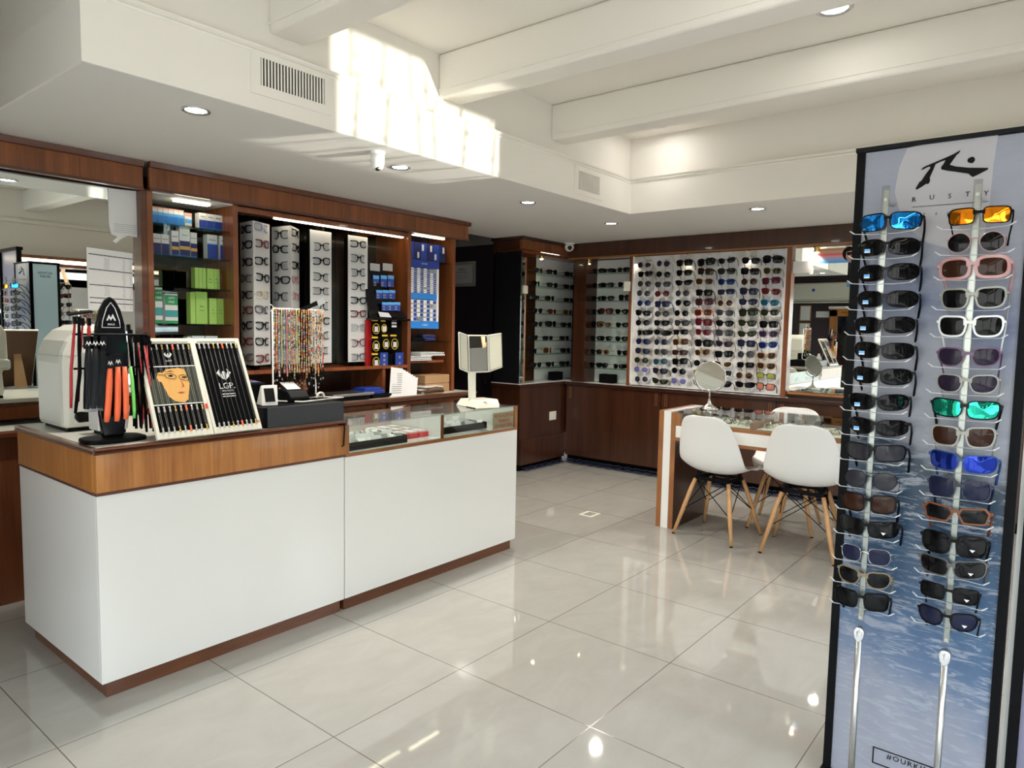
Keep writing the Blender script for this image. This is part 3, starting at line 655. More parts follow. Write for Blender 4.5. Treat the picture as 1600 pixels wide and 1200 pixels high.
# certificate on the passage wall
p0 = at(713, 412, 'x', 4.99); p1_ = at(741, 445, 'x', 4.99)
cf = thing('framed_certificate', 'framed certificate hanging on the dark passage wall', 'certificate', (4.99, (p0.y+p1_.y)/2, p1_.z))
yl = p1_.y+0.34
part('frame', B(4.975, 4.999, p1_.y-0.015, yl+0.015, p1_.z-0.015, p0.z+0.015), 'greywall', cf, world=True, bevel=.004)
part('document', B(4.972, 4.976, p1_.y+0.02, yl-0.02, p1_.z+0.02, p0.z-0.02), 'paper', cf, world=True)
cy = (p1_.y+yl)/2; rx = (PI/2, 0, -PI/2)
text('Diploma', 0.028, 'ink', cf, (4.971, cy, p0.z-0.07), rx)
text('Optica y Contactologia', 0.017, 'ink', cf, (4.971, cy, p0.z-0.10), rx)
for i in range(4): part('text_line', B(4.970, 4.9715, cy-0.10+.01*i, cy+0.10-.01*i, p0.z-0.13-.014*i, p0.z-0.127-.014*i), 'paper_grey', cf, world=True)
a = at(757, 583, 'x', 4.98)
hk = thing('key_ring', 'bunch of silver keys hanging on the dark passage wall', 'keys', (4.99, a.y, a.z-.13))
part('keys', MB().prism([(4.985, a.y-.018, a.z-.12), (4.985, a.y-.02, a.z-.01), (4.985, a.y+.02, a.z-.01), (4.985, a.y+.015, a.z-.12), (4.985, a.y, a.z-.14)], (-.006, 0, 0)), 'silver', hk, world=True)
part('ring', MB().tube([(4.982, a.y+.012*math.cos(t_), a.z+.012*math.sin(t_)) for t_ in [i*PI/8 for i in range(17)]], .0015, 6), 'chrome', hk, world=True)

for (px0, py0, px1, py1, ax, v_, nm_) in ((976, 440, 985, 455, 'x', XF-.004, 'post beside the white sunglasses board'), (816.5, 446, 822.5, 459, 'y', YA-.004, 'front edge of the side cabinet')):
    a, b_ = at(px0, py0, ax, v_), at(px1, py1, ax, v_)
    mb = B(min(a.x, b_.x)-(.018 if ax == 'x' else 0), max(a.x, b_.x), min(a.y, b_.y)-(.018 if ax == 'y' else 0), max(a.y, b_.y), b_.z, a.z)
    sw_ = thing('switch_box', 'small cream plastic box fixed to the %s' % nm_, 'switch', ((a.x+b_.x)/2, (a.y+b_.y)/2, b_.z)); part('housing', mb, 'cream_plastic', sw_, world=True, bevel=.003)
# ================================================================ GLASSES
STY = {  # a, b, n, taper, lift, gap, rim, wrap
 'rect': (.0265, .0185, 4.5, .05, .0, .018, .0026, 4.0), 'square': (.0275, .0225, 4.2, .07, .001, .017, .0034, 4.0),
 'wayfarer': (.0265, .0205, 3.0, .16, .0025, .018, .0036, 4.5), 'round': (.0240, .0230, 2.0, .0, 0, .020, .0016, 3.0),
 'cat': (.0275, .0190, 2.5, .10, .007, .017, .0036, 4.0), 'wrap': (.0325, .0205, 2.7, -.02, .002, .011, .0022, 9.0),
 'sport': (.0325, .0208, 4.0, .10, .001, .011, .0030, 8.0), 'aviator': (.0275, .0235, 2.4, .22, -.001, .017, .0013, 4.0),
 'big': (.0300, .0250, 3.4, .06, .001, .015, .0042, 5.0), 'hex': (.0300, .0180, 1.6, .0, .0, .013, .0050, 4.0), 'thick': (.0290, .0215, 3.2, .02, .0, .015, .0075, 4.0),
 'optic': (.0255, .0160, 3.2, .12, .001, .019, .0060, 3.5), 'metal': (.0255, .0215, 3.2, .10, 0, .019, .0012, 3.5), 'clearw': (.0275, .0225, 3.8, .14, .002, .017, .0048, 4.0)}
def outline(st, n, grow=0.0):
    a, b_, e, tp, lf, gap, rim, wr = STY[st]; P = []
    for i in range(n):
        t_ = 2*PI*i/n; c, s_ = math.cos(t_), math.sin(t_)
        x = (a+grow)*math.copysign(abs(c)**(2/e), c); z = (b_+grow)*math.copysign(abs(s_)**(2/e), s_)
        if st == 'hex':
            k_ = [(1, .35), (.72, 1), (-.72, .80), (-1, .15), (-.62, -1), (.80, -.95)]
            f_ = i/n*6; j = int(f_) % 6; q = f_-int(f_); x = (a+grow)*(k_[j][0]*(1-q)+k_[(j+1) % 6][0]*q); z = (b_+grow)*(k_[j][1]*(1-q)+k_[(j+1) % 6][1]*q)
        x *= 1 + tp*(z/b_) if z < 0 else 1
        if x > 0: z += lf*(x/a)
        P.append((x, z))
    return P
_gm = {}
def gmesh(st, hi, tmp):
    key = (st, hi, tmp)
    if key in _gm: return _gm[key]
    a, b_, e, tp, lf, gap, rim, wr = STY[st]; n = 32 if hi else 14; T = .0022 if st in ('round', 'aviator', 'metal') else .0042
    if st in ('thick', 'clearw'): T = .006
    cx = gap/2+a+rim*0.4; yy = lambda x: wr*x*x
    fr = MB(); lens = {}
    o_, i_ = outline(st, n, rim), outline(st, n, 0)
    for sg in (1, -1):
        b0 = len(fr.v)
        for P, ys in ((o_, -T/2), (i_, -T/2), (i_, T/2), (o_, T/2)):
            for x, z in P:
                X_ = sg*(cx+x); fr.v.append((X_, yy(X_)+ys, z))
        for q in range(4):
            for k_ in range(n):
                A_, B_ = b0+q*n, b0+((q+1) % 4)*n; fr.f.append((A_+k_, A_+(k_+1) % n, B_+(k_+1) % n, B_+k_) if sg > 0 else (A_+k_, B_+k_, B_+(k_+1) % n, A_+(k_+1) % n))
        lm = MB()
        lm.v = [(sg*(cx+x*1.01), yy(sg*(cx+x))+.0004, z*1.01) for x, z in i_]+[(sg*cx, yy(cx)-.0012, lf*0.0)]
        # inner ring for a gently domed lens
        lm.v += [(sg*(cx+x*.6), yy(sg*(cx+x*.6))-.0008, z*.6) for x, z in i_]
        lm.f = [(k_, (k_+1) % n, n+1+(k_+1) % n, n+1+k_) for k_ in range(n)] + [(n+1+k_, n+1+(k_+1) % n, n) for k_ in range(n)]
        lens[sg] = lm.mesh('lens', None, True)
    zb = b_*0.38; gx = gap/2+rim*.5
    if st in ('round', 'aviator', 'metal'):
        fr.tube([(-gx-.001, 0, zb*.6), (-gx*.5, -.001, zb+.002), (gx*.5, -.001, zb+.002), (gx+.001, 0, zb*.6)], .0012, 6)
        if st == 'aviator': fr.tube([(-cx*.7, yy(cx*.7), b_*.98), (0, -.001, b_*.85), (cx*.7, yy(cx*.7), b_*.98)], .001, 6)
    else:
        hz = b_*.30; fr.prism([(-gx-.002, -T/2, zb-hz), (-gx*.4, -T/2, zb-hz*.3), (gx*.4, -T/2, zb-hz*.3), (gx+.002, -T/2, zb-hz), (gx+.003, -T/2, zb+hz*1.1), (0, -T/2, zb+hz*.8), (-gx-.003, -T/2, zb+hz*1.1)], (0, T, 0))
    # end pieces
    xe = cx+a+rim; ze = b_*.45+lf
    te = {}
    th = .0050 if st in ('sport', 'wrap', 'big', 'thick', 'square', 'hex') else (.0012 if st in ('round', 'aviator', 'metal') else .0034)
    for sg in (1, -1):
        X0 = sg*xe; y0 = yy(xe); fr.box(min(X0-sg*.003, X0+sg*.003), max(X0-sg*.003, X0+sg*.003), y0-T/2, y0+T/2+.003, ze-th*.9, ze+th*.9)
        t_ = MB()
        if tmp == 'folded':
            P = [(X0, y0+.004, ze), (sg*(xe-.012), y0+.012, ze-.002), (sg*.0, y0+.010-.002*sg, ze-.012), (-sg*(xe-.02), y0+.008, ze-.022)]
        else:
            d = {'back': (.0, .13), 'droop': (-.55, .082), 'short': (-.25, .05)}[tmp]
            L = d[1]; sl = d[0]
            P = [(X0+sg*.001, y0, ze), (X0+sg*.0015, y0+.006, ze), (X0+sg*.001, y0+L*.35, ze+sl*L*.18), (X0-sg*.002, y0+L*.68, ze+sl*L*.62), (X0-sg*.006, y0+L*.86, ze+sl*L*.9-.010), (X0-sg*.009, y0+L, ze+sl*L-.030)]
        nn = 6
        t_.tube(P, [th*.8, th*.8]+[th*.62]*(len(P)-3)+[th*.75], nn)
        # flatten sideways
        for q, v in enumerate(t_.v):
            pass
        te[sg] = t_.mesh('temple', None, True)
    r = (fr.mesh('frame', None, False), lens[-1], lens[1], te[-1], te[1]); _gm[key] = r
    return r
def glasses(loc, rotz, st, fm, lm, label, group, cat='sunglasses', tmp='back', hi=False, tilt=0.0, name=None, roll=0.0, sticker=None, scale=1.0):
    fr, l1, l2, t1, t2 = gmesh(st, hi, tmp)
    g = thing(name or ('sunglasses' if cat == 'sunglasses' else 'eyeglasses'), label, cat, loc, group=group, rot=(tilt, roll, rotz))
    g.scale = (scale,)*3
    link('frame', fr, 'F'+fm, g); link('lens', l1, 'L'+lm, g); link('lens', l2, 'L'+lm, g); link('temple', t1, 'F'+fm, g); link('temple', t2, 'F'+fm, g)
    if hi: bev(g.children[0], .0006, 1)
    if sticker:
        cx = -(STY[st][5]/2+STY[st][0]); wr = STY[st][7]
        if sticker == 'blue':
            x0 = cx-.016; k_ = part('sticker', MB().box(x0, x0+.014, wr*cx*cx-.0030, wr*cx*cx-.0026, -.010, -.003), 'skyblue', g, 'small blue sticker'); part('sticker', MB().box(x0, x0+.014, wr*cx*cx-.0031, wr*cx*cx-.0026, -.013, -.010), 'white_ink', g)
        else:
            x0 = -cx; yq = wr*cx*cx-.0030
            part('sticker', MB().prism([(x0-.002, yq, -.006), (x0+.010, yq, -.006), (x0+.004, yq, -.013)], (0, .0004, 0)), 'white_ink', g, 'small white triangular sticker')
    return g
STN = {'rect': 'rectangular', 'square': 'square', 'wayfarer': 'soft square', 'round': 'round', 'cat': 'cat-eye', 'wrap': 'wraparound', 'sport': 'sporty wrap', 'aviator': 'teardrop', 'big': 'oversized', 'hex': 'six-sided', 'thick': 'thick-rimmed', 'optic': 'oval', 'metal': 'thin metal', 'clearw': 'chunky'}
# ---- the seven columns on the white board   (style frame lens)
S_ = {'R': 'round', 'W': 'wayfarer', 'Q': 'square', 'T': 'rect', 'C': 'cat', 'B': 'big', 'A': 'aviator', 'X': 'wrap'}
BOARD = [
 'Rsp Wkk Rkg Rgg Rbb Wkk Rkk Xkk Akb Akn Rkv Rsl Rsg'.split(),
 'Rpp Rkk Wgg Rrr Qnn Rkg Wkk Xkk Rkn Akg Rkt Wkp Ckv'.split(),
 'Qkk Wkk Ckk Rkg Akk Rkk Wkg Tkk Qyw Tkw Qkk Rkk Rsl'.split(),
 'Bkk Qkw Wyw Qkk Bpw Qow Brr Wrr Bkk Wyw Rkk Wyy Ckk'.split(),
 'Cgk Wkv Wbb Tkn Rcw Wgg Wkk Qgg Ckp Qkk Ccw Tkk Wkk'.split(),
 'Wkk Qkk Rkw Qkn Wkn Bkv Wkv Ckv Qkn Rkg Tkk Ryw Xkk'.split(),
 'Bkk Wyv Qpr Wrr Wtt Wvv Qkk Wpp Wbb Wyw Wyw Tky Qko'.split()]
FR['v'] = FR['g']; M['Fv'] = mat('frame_v', (0.015, 0.018, 0.01), 0.2); M['Fn'] = mat('frame_n', (0.006, 0.009, 0.035), 0.2); M['Lx'] = M['Lg']
LN = {'k': 'black', 'g': 'grey', 'b': 'blue', 'p': 'purple', 'w': 'brown', 'r': 'red', 'v': 'green-black', 't': 'teal', 'y': 'yellow', 'o': 'salmon', 'n': 'navy', 'l': 'violet'}
rnd = random.Random(3)
for c, col in enumerate(BOARD):
    a, b_ = BC[c]
    for r_, code in enumerate(col):
        t_ = r_/12; p = a.lerp(b_, t_); st = S_[code[0]]
        lab = '%s sunglasses with %s frame and %s lenses, %s row of the %s column from the left on the white board' % (STN[st], CN.get(code[1], 'dark'), LN[code[2]], ['top', 'second', 'third', 'fourth', 'fifth', 'sixth', 'seventh', 'eighth', 'ninth', 'tenth', 'eleventh', 'twelfth', 'bottom'][r_], ORD[c])
        lab = '%s %s-framed sunglasses with %s lenses, %s row, %s column of white board' % (STN[st], CN.get(code[1], 'dark'), LN[code[2]], ['top', 'second', 'third', 'fourth', 'fifth', 'sixth', 'seventh', 'eighth', 'ninth', 'tenth', 'eleventh', 'twelfth', 'bottom'][r_], ORD[c])
        glasses((p.x-0.01+rnd.uniform(-.004, .004), p.y+rnd.uniform(-.004, .004), p.z+rnd.uniform(-.006, .006)), -PI/2+rnd.uniform(-.10, .22), st, code[1], code[2], lab, 'sunglasses on the white board', tmp='droop', roll=rnd.uniform(-.08, .10), scale=1.10)
# ---- glass shelves of both bays
SA = ['WWW', 'WWC', 'XWT', 'WWQ', 'WBW', 'WTT', 'WBW', 'WWW']
rowA = [(841, 862, 889), (838, 863, 889), (839, 860, 889), (840, 864, 888), (841, 863, 886), (834, 858, 884), (835, 859, 886), (840, 863, 885)]
rowB = [(918, 947, 971), (921, 947, 973), (922, 948, 975), (920, 946, 971), (922, 945, 972), (923, 947, 972), (920, 944, 974), (918, 942, 969)]
nm8 = ['top', 'second', 'third', 'fourth', 'fifth', 'sixth', 'seventh', 'lowest']
for r_ in range(8):
    for k_ in range(3):
        st = S_[SA[r_][k_]]; fc = 'r' if (r_, k_) == (3, 1) else ('y' if (r_, k_) in ((6, 1), (3, 2)) else 'k'); lc = 'w' if fc != 'k' else 'k'
        p = at(rowA[r_][k_], 450, 'y', YA+.08)
        glasses((p.x, YA+.07, SHZ[r_]+STY[st][1]+STY[st][6]+.001), rnd.uniform(-.35, .1), st, fc, lc, '%s %s sunglasses, %s on the %s glass shelf of the side cabinet' % (CN[fc], STN[st], ['left', 'middle', 'right'][k_], nm8[r_]), 'sunglasses on the side cabinet shelves', tmp='back')
        st = S_['WXWWBWWW'[(r_+k_) % 8]]; fc = 'r' if (r_, k_) == (3, 1) else ('y' if (r_, k_) in ((6, 1), (4, 1)) else 'k'); lc = 'w' if fc != 'k' else 'k'
        p = at(rowB[r_][k_], 450, 'x', XF+.08)
        glasses((XF+.09, min(max(p.y, y1+.075), y0-.075), SHB[r_]+STY[st][1]+STY[st][6]+.001), -PI/2+rnd.uniform(-.1, .3), st, fc, lc, '%s %s sunglasses, %s on the %s glass shelf of the far corner bay' % (CN[fc], STN[st], ['left', 'middle', 'right'][k_], nm8[r_]), 'sunglasses on the corner bay shelves', tmp='back')
def blk(loc, rz, w, d, h, m, lab):
    o = link('display_box', B(-w/2, w/2, -d/2, d/2, 0, h).mesh('display_box'), m, None, loc); o.rotation_euler.z = rz; bev(o, .003); return tag(o, lab, 'box', 'black plinth boxes')
p = at(868, 590, 'y', YA+.1); blk((p.x, YA+.10, .829), 0, .15, .08, .085, 'black_matte', 'black box standing under the glass shelves of the side cabinet')
p = at(950, 592, 'x', XF+.1); blk((XF+.10, p.y, .829), PI/2, .16, .08, .085, 'black_matte', 'black box standing under the glass shelves of the corner bay')
# ---- four rotating eyeglass columns
def column(xc, rot, lab, flat, zt=1.968, zb=1.086):
    c = thing('eyeglass_column', lab, 'display column', (xc, 1.60, 1.058), rot, 'rotating eyeglass columns')
    h0 = zb-1.058; h1 = zt-1.058
    R_ = .101; ri = .0505; V_ = [(R_*math.cos(math.radians(q)), R_*math.sin(math.radians(q))) for q in (-150, -30, 90)]
    for q, (m_, l_) in enumerate((('panel_white', 'white front panel'), (('black_matte', 'black right panel') if flat else ('panel_white', 'white right panel')), (('black_matte', 'black left panel') if flat else ('panel_white', 'white left panel')))):
        p_, n_ = V_[q], V_[(q+1) % 3]; k_ = .93
        part('panel', MB().prism([(p_[0], p_[1], h0), (n_[0], n_[1], h0), (n_[0]*k_, n_[1]*k_, h0), (p_[0]*k_, p_[1]*k_, h0)], (0, 0, h1-h0)), m_, c, l_)
    part('end_cap', MB().prism([(x*.92, y*.92, h1-.006) for x, y in V_], (0, 0, .004)), 'black_matte', c)
    part('bracket', B(-.018, .018, -.018, .018, h1-.001, 2.004-1.058), 'black_matte', c); part('bracket', B(-.018, .018, -.018, .018, -.001, h0+.001), 'black_matte', c)
    return c
def on_col(c, face, z, st, fc, lc, lab, jit=0):
    rz = c.rotation_euler.z; an = {'front': -90, 'left': 150, 'right': 30}[face]; ar_ = math.radians(an); dd = .0505+.013
    lx, ly, fr_ = dd*math.cos(ar_), dd*math.sin(ar_), math.radians(an+90)
    v = Matrix.Rotation(rz, 4, 'Z') @ Vector((lx, ly, 0))
    glasses((c.location.x+v.x, c.location.y+v.y, z), rz+fr_+rnd.uniform(-.06, .06), st, fc, lc, lab, 'eyeglasses on the rotating columns', cat='eyeglasses', tmp='folded', scale=1.13, roll=rnd.uniform(-.07, .07))
def zrow(py, px, y=1.5): return at(px, py, 'y', y).z
C1 = column(1.652, math.radians(25), 'leftmost white eyeglass column, turned corner-on', False)
C2 = column(1.885, math.radians(39.5), 'second white eyeglass column from the left, turned slightly', False)
C3 = column(2.105, 0.03, 'third white eyeglass column, partly behind the bead cords', True)
C4 = column(2.415, 0.02, 'rightmost white eyeglass column, fully facing the room', True)
rows1 = [356, 381, 408, 434, 460, 484, 509, 534, 560]
f1 = 'lrkkcgkkr'; l1_ = 'kkkgkrkrg'
for i, py in enumerate(rows1):
    on_col(C1, 'front', zrow(py, 412, 1.53), 'optic', f1[i], 'c', '%s eyeglasses, %s from the top on the right face of the leftmost column' % (CN[f1[i]], ORD[i]), .0)
    on_col(C1, 'left', zrow(py, 385, 1.53), 'optic', l1_[i], 'c', '%s eyeglasses, %s from the top on the shaded left face of the leftmost column' % (CN[l1_[i]], ORD[i]), 0)
rows2 = [365, 388, 415, 437, 463, 488, 513, 538]; r2 = 'kkkPPkgk'
for i, py in enumerate(rows2):
    on_col(C2, 'left', zrow(py, 443, 1.52), 'optic' if i % 2 else 'wayfarer', 'k', 'c', 'black eyeglasses, %s from the top on the wide face of the second column' % ORD[i], 0)
    on_col(C2, 'front', zrow(py, 470, 1.52), 'optic', r2[i], 'c', '%s eyeglasses, %s from the top on the narrow face of the second column' % (CN[r2[i]], ORD[i]), 0)
rows3 = [384, 407, 432, 454, 478, 501, 525, 548]
for i, py in enumerate(rows3):
    on_col(C3, 'front', zrow(py, 499, 1.5), ['wayfarer', 'optic', 'wayfarer', 'rect'][i % 4], 'k', 'c', 'black eyeglasses, %s from the top on the third column' % ORD[i])
rows4 = [380, 403, 425, 447, 469, 490, 512, 536, 558]; f4 = 'kkkkkrgrg'
for i, py in enumerate(rows4):
    on_col(C4, 'front', zrow(py, 557, 1.5), ['optic', 'wayfarer', 'wayfarer', 'wayfarer', 'optic', 'optic', 'metal', 'wayfarer', 'rect'][i], f4[i], 'c', '%s eyeglasses, %s from the top on the rightmost column' % (CN[f4[i]], ORD[i]))

# ================================================================ BOXES OF SOLUTION
def carton(x0, x1, y, z, h, base, bands, label, group, d=.05, txt=None, tc='ink', ts=.012, name='solution_box', cat='box'):
    c = thing(name, label, cat, ((x0+x1)/2, y+d/2, z), group=group)
    part('carton', B(x0+.0008, x1-.0008, y, y+d, z, z+h), base, c, world=True, bevel=.0008)
    for bi, (a_, b__, m_) in enumerate(bands): part('printed_band', B(x0+.001, x1-.001, y-.0006-.0003*bi, y, z+h*a_, z+h*b__), m_, c, world=True)
    if txt:
        for j, (s_, zz) in enumerate(txt): text(s_, ts, tc, c, ((x0+x1)/2, y-.0022, z+h*zz))
    return c
yb1 = 1.62
def X_(px, y=yb1): return at(px, 400, 'y', y).x
w_ = (X_(287)-X_(238))/6
for i in range(6):
    x = X_(239.5)+i*w_; carton(x, x+w_, yb1, SZ1[0], .098, 'box_white', [(.0, .55, 'cyan'), (.55, .72, 'skyblue'), (.92, 1, 'salmon')], 'white and blue solution box with pink top, %s from the left on the top shelf' % ORD[i], 'boxes on the top left shelf')
carton(X_(290), X_(301), yb1, SZ1[0], .088, 'box_white', [(.0, .2, 'grey_plastic'), (.8, 1, 'salmon'), (.35, .6, 'skyblue')], 'single pink and white solution box standing apart on the top shelf', None)
w_ = (X_(358.5)-X_(312))/4
for i in range(4):
    x = X_(312)+i*w_; carton(x, x+w_, yb1, SZ1[0], .10, 'box_white', [(.0, .25, 'skyblue'), (.12, .60, 'blue'), (.0, .16, 'cyan')], 'white and dark blue box, %s of four on the right of the top shelf' % ORD[i], 'dark blue boxes on the top right shelf', txt=[('ReNu', .8)], ts=.012)
for i, (a_, b__, h) in enumerate(((240, 252, .12), (252.5, 265, .12), (268.5, 280, .148), (281, 297.5, .165), (298, 308.5, .150))):
    carton(X_(a_), X_(b__), yb1, SZ1[1], h, 'box_white', [(.0, .58, 'navy'), (.0, .08, 'cyan')] + ([(.28, .40, 'gold_ink')] if i > 1 else []), '%s white and navy solution box on the second shelf, %s from the left' % ('short' if i < 2 else 'tall gold-banded', ORD[i]), 'navy boxes on the second shelf', txt=[('Boston', .78)], ts=.011)
for i, (a_, b__) in enumerate(((324, 340), (344, 358.5))):
    carton(X_(a_), X_(b__), yb1, SZ1[1], .150, 'box_white', [(.0, .62, 'blue'), (.62, .66, 'skyblue'), (.03, .06, 'skyblue')], '%s tall white and blue box at the right end of the second shelf' % ['left', 'right'][i], 'tall blue boxes on the second shelf', txt=[('Boston', .8)], ts=.014)
for i, (a_, b__) in enumerate(((304, 310), (310, 316), (316, 321.5), (323, 333.5), (333.5, 343), (348.5, 360))):
    carton(X_(a_), X_(b__), yb1, SZ1[2], .125, 'green_box', [(.05, .9, 'green_box')], 'lime green solution box, %s from the left on the third shelf' % ORD[i], 'lime green boxes on the third shelf', txt=[('Bio', .5), ('true', .36)] if i > 2 else None, tc='green_dark', ts=.014)
for i, (a_, b__, h) in enumerate(((240.5, 252.5, .20), (256, 276.5, .17))):
    carton(X_(a_), X_(b__), yb1, SZ1[3], h, 'box_white', [(.0, 1, 'box_white'), (.0, .1, 'green_dark'), (.62, .95, 'green_dark'), (.22, .45, 'teal')], '%s white and green solution box at the left of the fourth shelf' % ['narrow', 'wide'][i], 'white and green boxes', txt=[('OPTI', .85), ('FREE', .72)], tc='white_ink', ts=.016)
for i, (a_, b__, h) in enumerate(((296, 304, .185), (304.5, 323, .190), (325.5, 337.5, .155), (338, 349.5, .155), (350, 362, .155))):
    carton(X_(a_), X_(b__), yb1, SZ1[3], h, 'green_box', [(.05, .95, 'green_box')], '%s lime green solution box, %s from the left on the fourth shelf' % ('tall' if i < 2 else 'shorter', ORD[i]), 'lime green boxes on the fourth shelf', txt=[('Bio', .55), ('true', .43)] if i else None, tc='green_dark', ts=.016 if i < 2 else .012)
for i, (a_, b__, h) in enumerate(((290, 297, .075), (297.5, 317.5, .080), (319, 338.5, .080), (340, 353, .022), (354, 367, .022))):
    carton(X_(a_), X_(b__), yb1, SZ1[4], h+.035, 'box_white', [(.8, .9, 'skyblue')], '%s white carton with blue print, %s from the left on the lowest shelf' % ('large' if i < 3 else 'flat', ORD[i]), 'white cartons on the lowest shelf', txt=[('AcuTwins', .62)] if i in (1, 2) else None, tc='blue', ts=.014)
solo('navy_case', B(1.005, 1.06, 1.62, 1.70, SZ1[4], SZ1[4]+.085), 'navy', 'small navy box at the left end of the lowest shelf', 'box', bevel=.003)
# ================================================================ RIGHT END OF BAY TWO
# black lens-care display with three rows of blue packs
yd = 1.50
e = thing('blister_display', 'black curved countertop display with rows of blue blister packs', 'display', (2.62, 1.56, 1.385))
def Pt(px, py, y=yd): return at(px, py, 'y', y)
a, b_, c, d = Pt(577, 407), Pt(617, 411), Pt(637, 496), Pt(579, 497)
part('back_board', MB().prism([(a.x, yd+.10, a.z), (b_.x, yd+.10, b_.z), (b_.x+.02, yd+.09, 1.62), (b_.x+.05, yd+.05, 1.50), (c.x, yd, c.z), (d.x, yd, d.z)], (0, .012, 0)), 'black_gloss', e, world=True)
part('tray', B(d.x, c.x, yd-.03, yd+.12, 1.385, 1.40), 'black_gloss', e, world=True)
for px0, px1 in ((579, 594), (599, 614)):
    p, q = Pt(px0, 411, yd+.09), Pt(px1, 424, yd+.09); part('picture', B(p.x, q.x, yd+.094, yd+.098, q.z, p.z), 'paper_grey', e, world=True)
n = 0
for r_, (py0, py1, xs) in enumerate(((430, 449, (583, 595, 606)), (453, 468, (588, 598, 608)), (472, 486, (597, 606.5, 616)))):
    for k_, px in enumerate(xs):
        yy_ = yd+(.062, .034, -.002)[r_]; p, q = Pt(px, py0, yy_), Pt(px+10, py1, yy_)
        bp_ = thing('blister_pack', 'blue blister pack, %s from the left in the %s row of the black display' % (ORD[k_], ['top', 'middle', 'bottom'][r_]), 'blister pack', ((p.x+q.x)/2, yy_, q.z), group='blue blister packs')
        part('card', B(p.x, q.x-.004, yy_, yy_+.006, q.z, p.z), 'blue', bp_, world=True, label='blue printed card')
        part('header', B(p.x, q.x-.004, yy_-.001, yy_, p.z-(p.z-q.z)*.3, p.z), 'skyblue', bp_, world=True)
        for j in range(4): part('capsule', B(p.x+.004+.012*(j % 2), p.x+.012+.012*(j % 2), yy_-.005, yy_, q.z+.006+.018*(j//2), q.z+.018+.018*(j//2)), 'grey_plastic', bp_, world=True, bevel=.002)
solo('price_card', MB().prism([tuple(Pt(591, 487, yd-.01)), tuple(Pt(607, 489, yd-.01)), tuple(Pt(612, 496, yd-.01)), tuple(Pt(594, 495, yd-.01))], (0, .001, 0)), 'paper', 'small crumpled white card at the foot of the black display', 'card')
# battery blister wall
rk = thing('battery_rack', 'dark red and black hanging rack full of battery packs', 'rack', (2.63, 1.56, 1.058))
p, q = Pt(577, 499), Pt(631, 574); part('back_board', B(p.x, p.x+.06, yd+.03, yd+.05, q.z, 1.385), 'red', rk, world=True); part('back_board', B(p.x+.06, q.x, yd+.03, yd+.05, q.z+.02, 1.385), 'black_matte', rk, world=True)
for i, (px0, py0, px1, py1, kind) in enumerate(((581, 499, 594, 523, 0), (595, 500, 605, 521, 0), (611, 500, 620, 514, 2), (581, 526, 594, 550, 0), (597, 523, 609, 547, 0), (610, 523, 623, 547, 0), (581, 552, 594, 575, 0), (594, 551, 606, 575, 1), (618, 551, 630, 586, 1))):
    p, q = Pt(px0, py0), Pt(px1, py1); lab = ['round yellow-ringed battery pack', 'blue strip battery pack', 'small white battery pack'][kind]
    bp_ = thing('battery_pack', '%s on the rack, %s' % (lab, ['top left', 'top second', 'top right', 'middle left', 'middle second', 'middle right', 'bottom left', 'bottom second', 'lowest right'][i]), 'battery pack', ((p.x+q.x)/2, yd, q.z), group='battery packs')
    part('card', B(p.x, q.x, yd, yd+.003, q.z, p.z), ['black_matte', 'blue', 'black_matte'][kind], bp_, world=True)
    cx, cz, hw = (p.x+q.x)/2, (p.z+q.z)/2, (q.x-p.x)/2
    if kind == 0:
        cz -= .012
        part('ring', MB().tube([(cx+hw*.78*math.cos(t_), yd-.002, cz+hw*.95*math.sin(t_)) for t_ in [j*PI/8 for j in range(17)]], .0022, 6), 'yellow', bp_, world=True, label='yellow printed ring')
        part('header', B(p.x, p.x+(q.x-p.x)*.7, yd-.001, yd, p.z-.012, p.z), 'yellow', bp_, world=True)
        for j in (-1, 0, 1): part('battery', B(cx+j*.011-.004, cx+j*.011+.004, yd-.005, yd-.001, cz-.022, cz+.016), 'paper', bp_, world=True)
    elif kind == 1:
        for j in range(3):
            z = p.z-(p.z-q.z)*(.2+.28*j); part('battery', MB().lathe([(0, 0), (.011, 0), (.011, .003), (0, .003)], 14).xf(Matrix.Translation((cx, yd-.001, z)) @ Matrix.Rotation(PI/2, 4, 'X')), 'silver', bp_, world=True)
    else:
        for j in range(3): part('battery', B(p.x+.006, q.x-.006, yd-.004, yd, q.z+.012+.024*j, q.z+.026+.024*j), 'paper', bp_, world=True)
# stuff on the back counter: trays, blue cases, brochures, paperwork
def at_box(name, px0, px1, z0, z1, y0_, y1_, m_, lab, cat, g=None, bv=.002, ry=1.45):
    return solo(name, B(at(px0, 600, 'y', ry).x, at(px1, 600, 'y', ry).x, y0_, y1_, z0, z1), m_, lab, cat, g, bevel=bv)
at_box('document_tray', 505, 570, .832, .862, 1.40, 1.62, 'black_plastic', 'black tray lying on the back counter', 'tray')
at_box('laptop', 512, 576, .863, .880, 1.39, 1.60, 'silver', 'closed pale grey laptop on the black tray', 'laptop')
at_box('frame_case', 578, 608, .832, .860, 1.42, 1.58, 'black_plastic', 'flat black case under the blue boxes on the back counter', 'case')
at_box('blue_case', 568, 600, .862, .885, 1.44, 1.60, 'blue', 'lower of the two blue boxes in the niche', 'box', 'blue boxes in the niche')
at_box('blue_case', 572, 598, .886, .903, 1.46, 1.58, 'blue', 'upper of the two blue boxes in the niche', 'box', 'blue boxes in the niche')
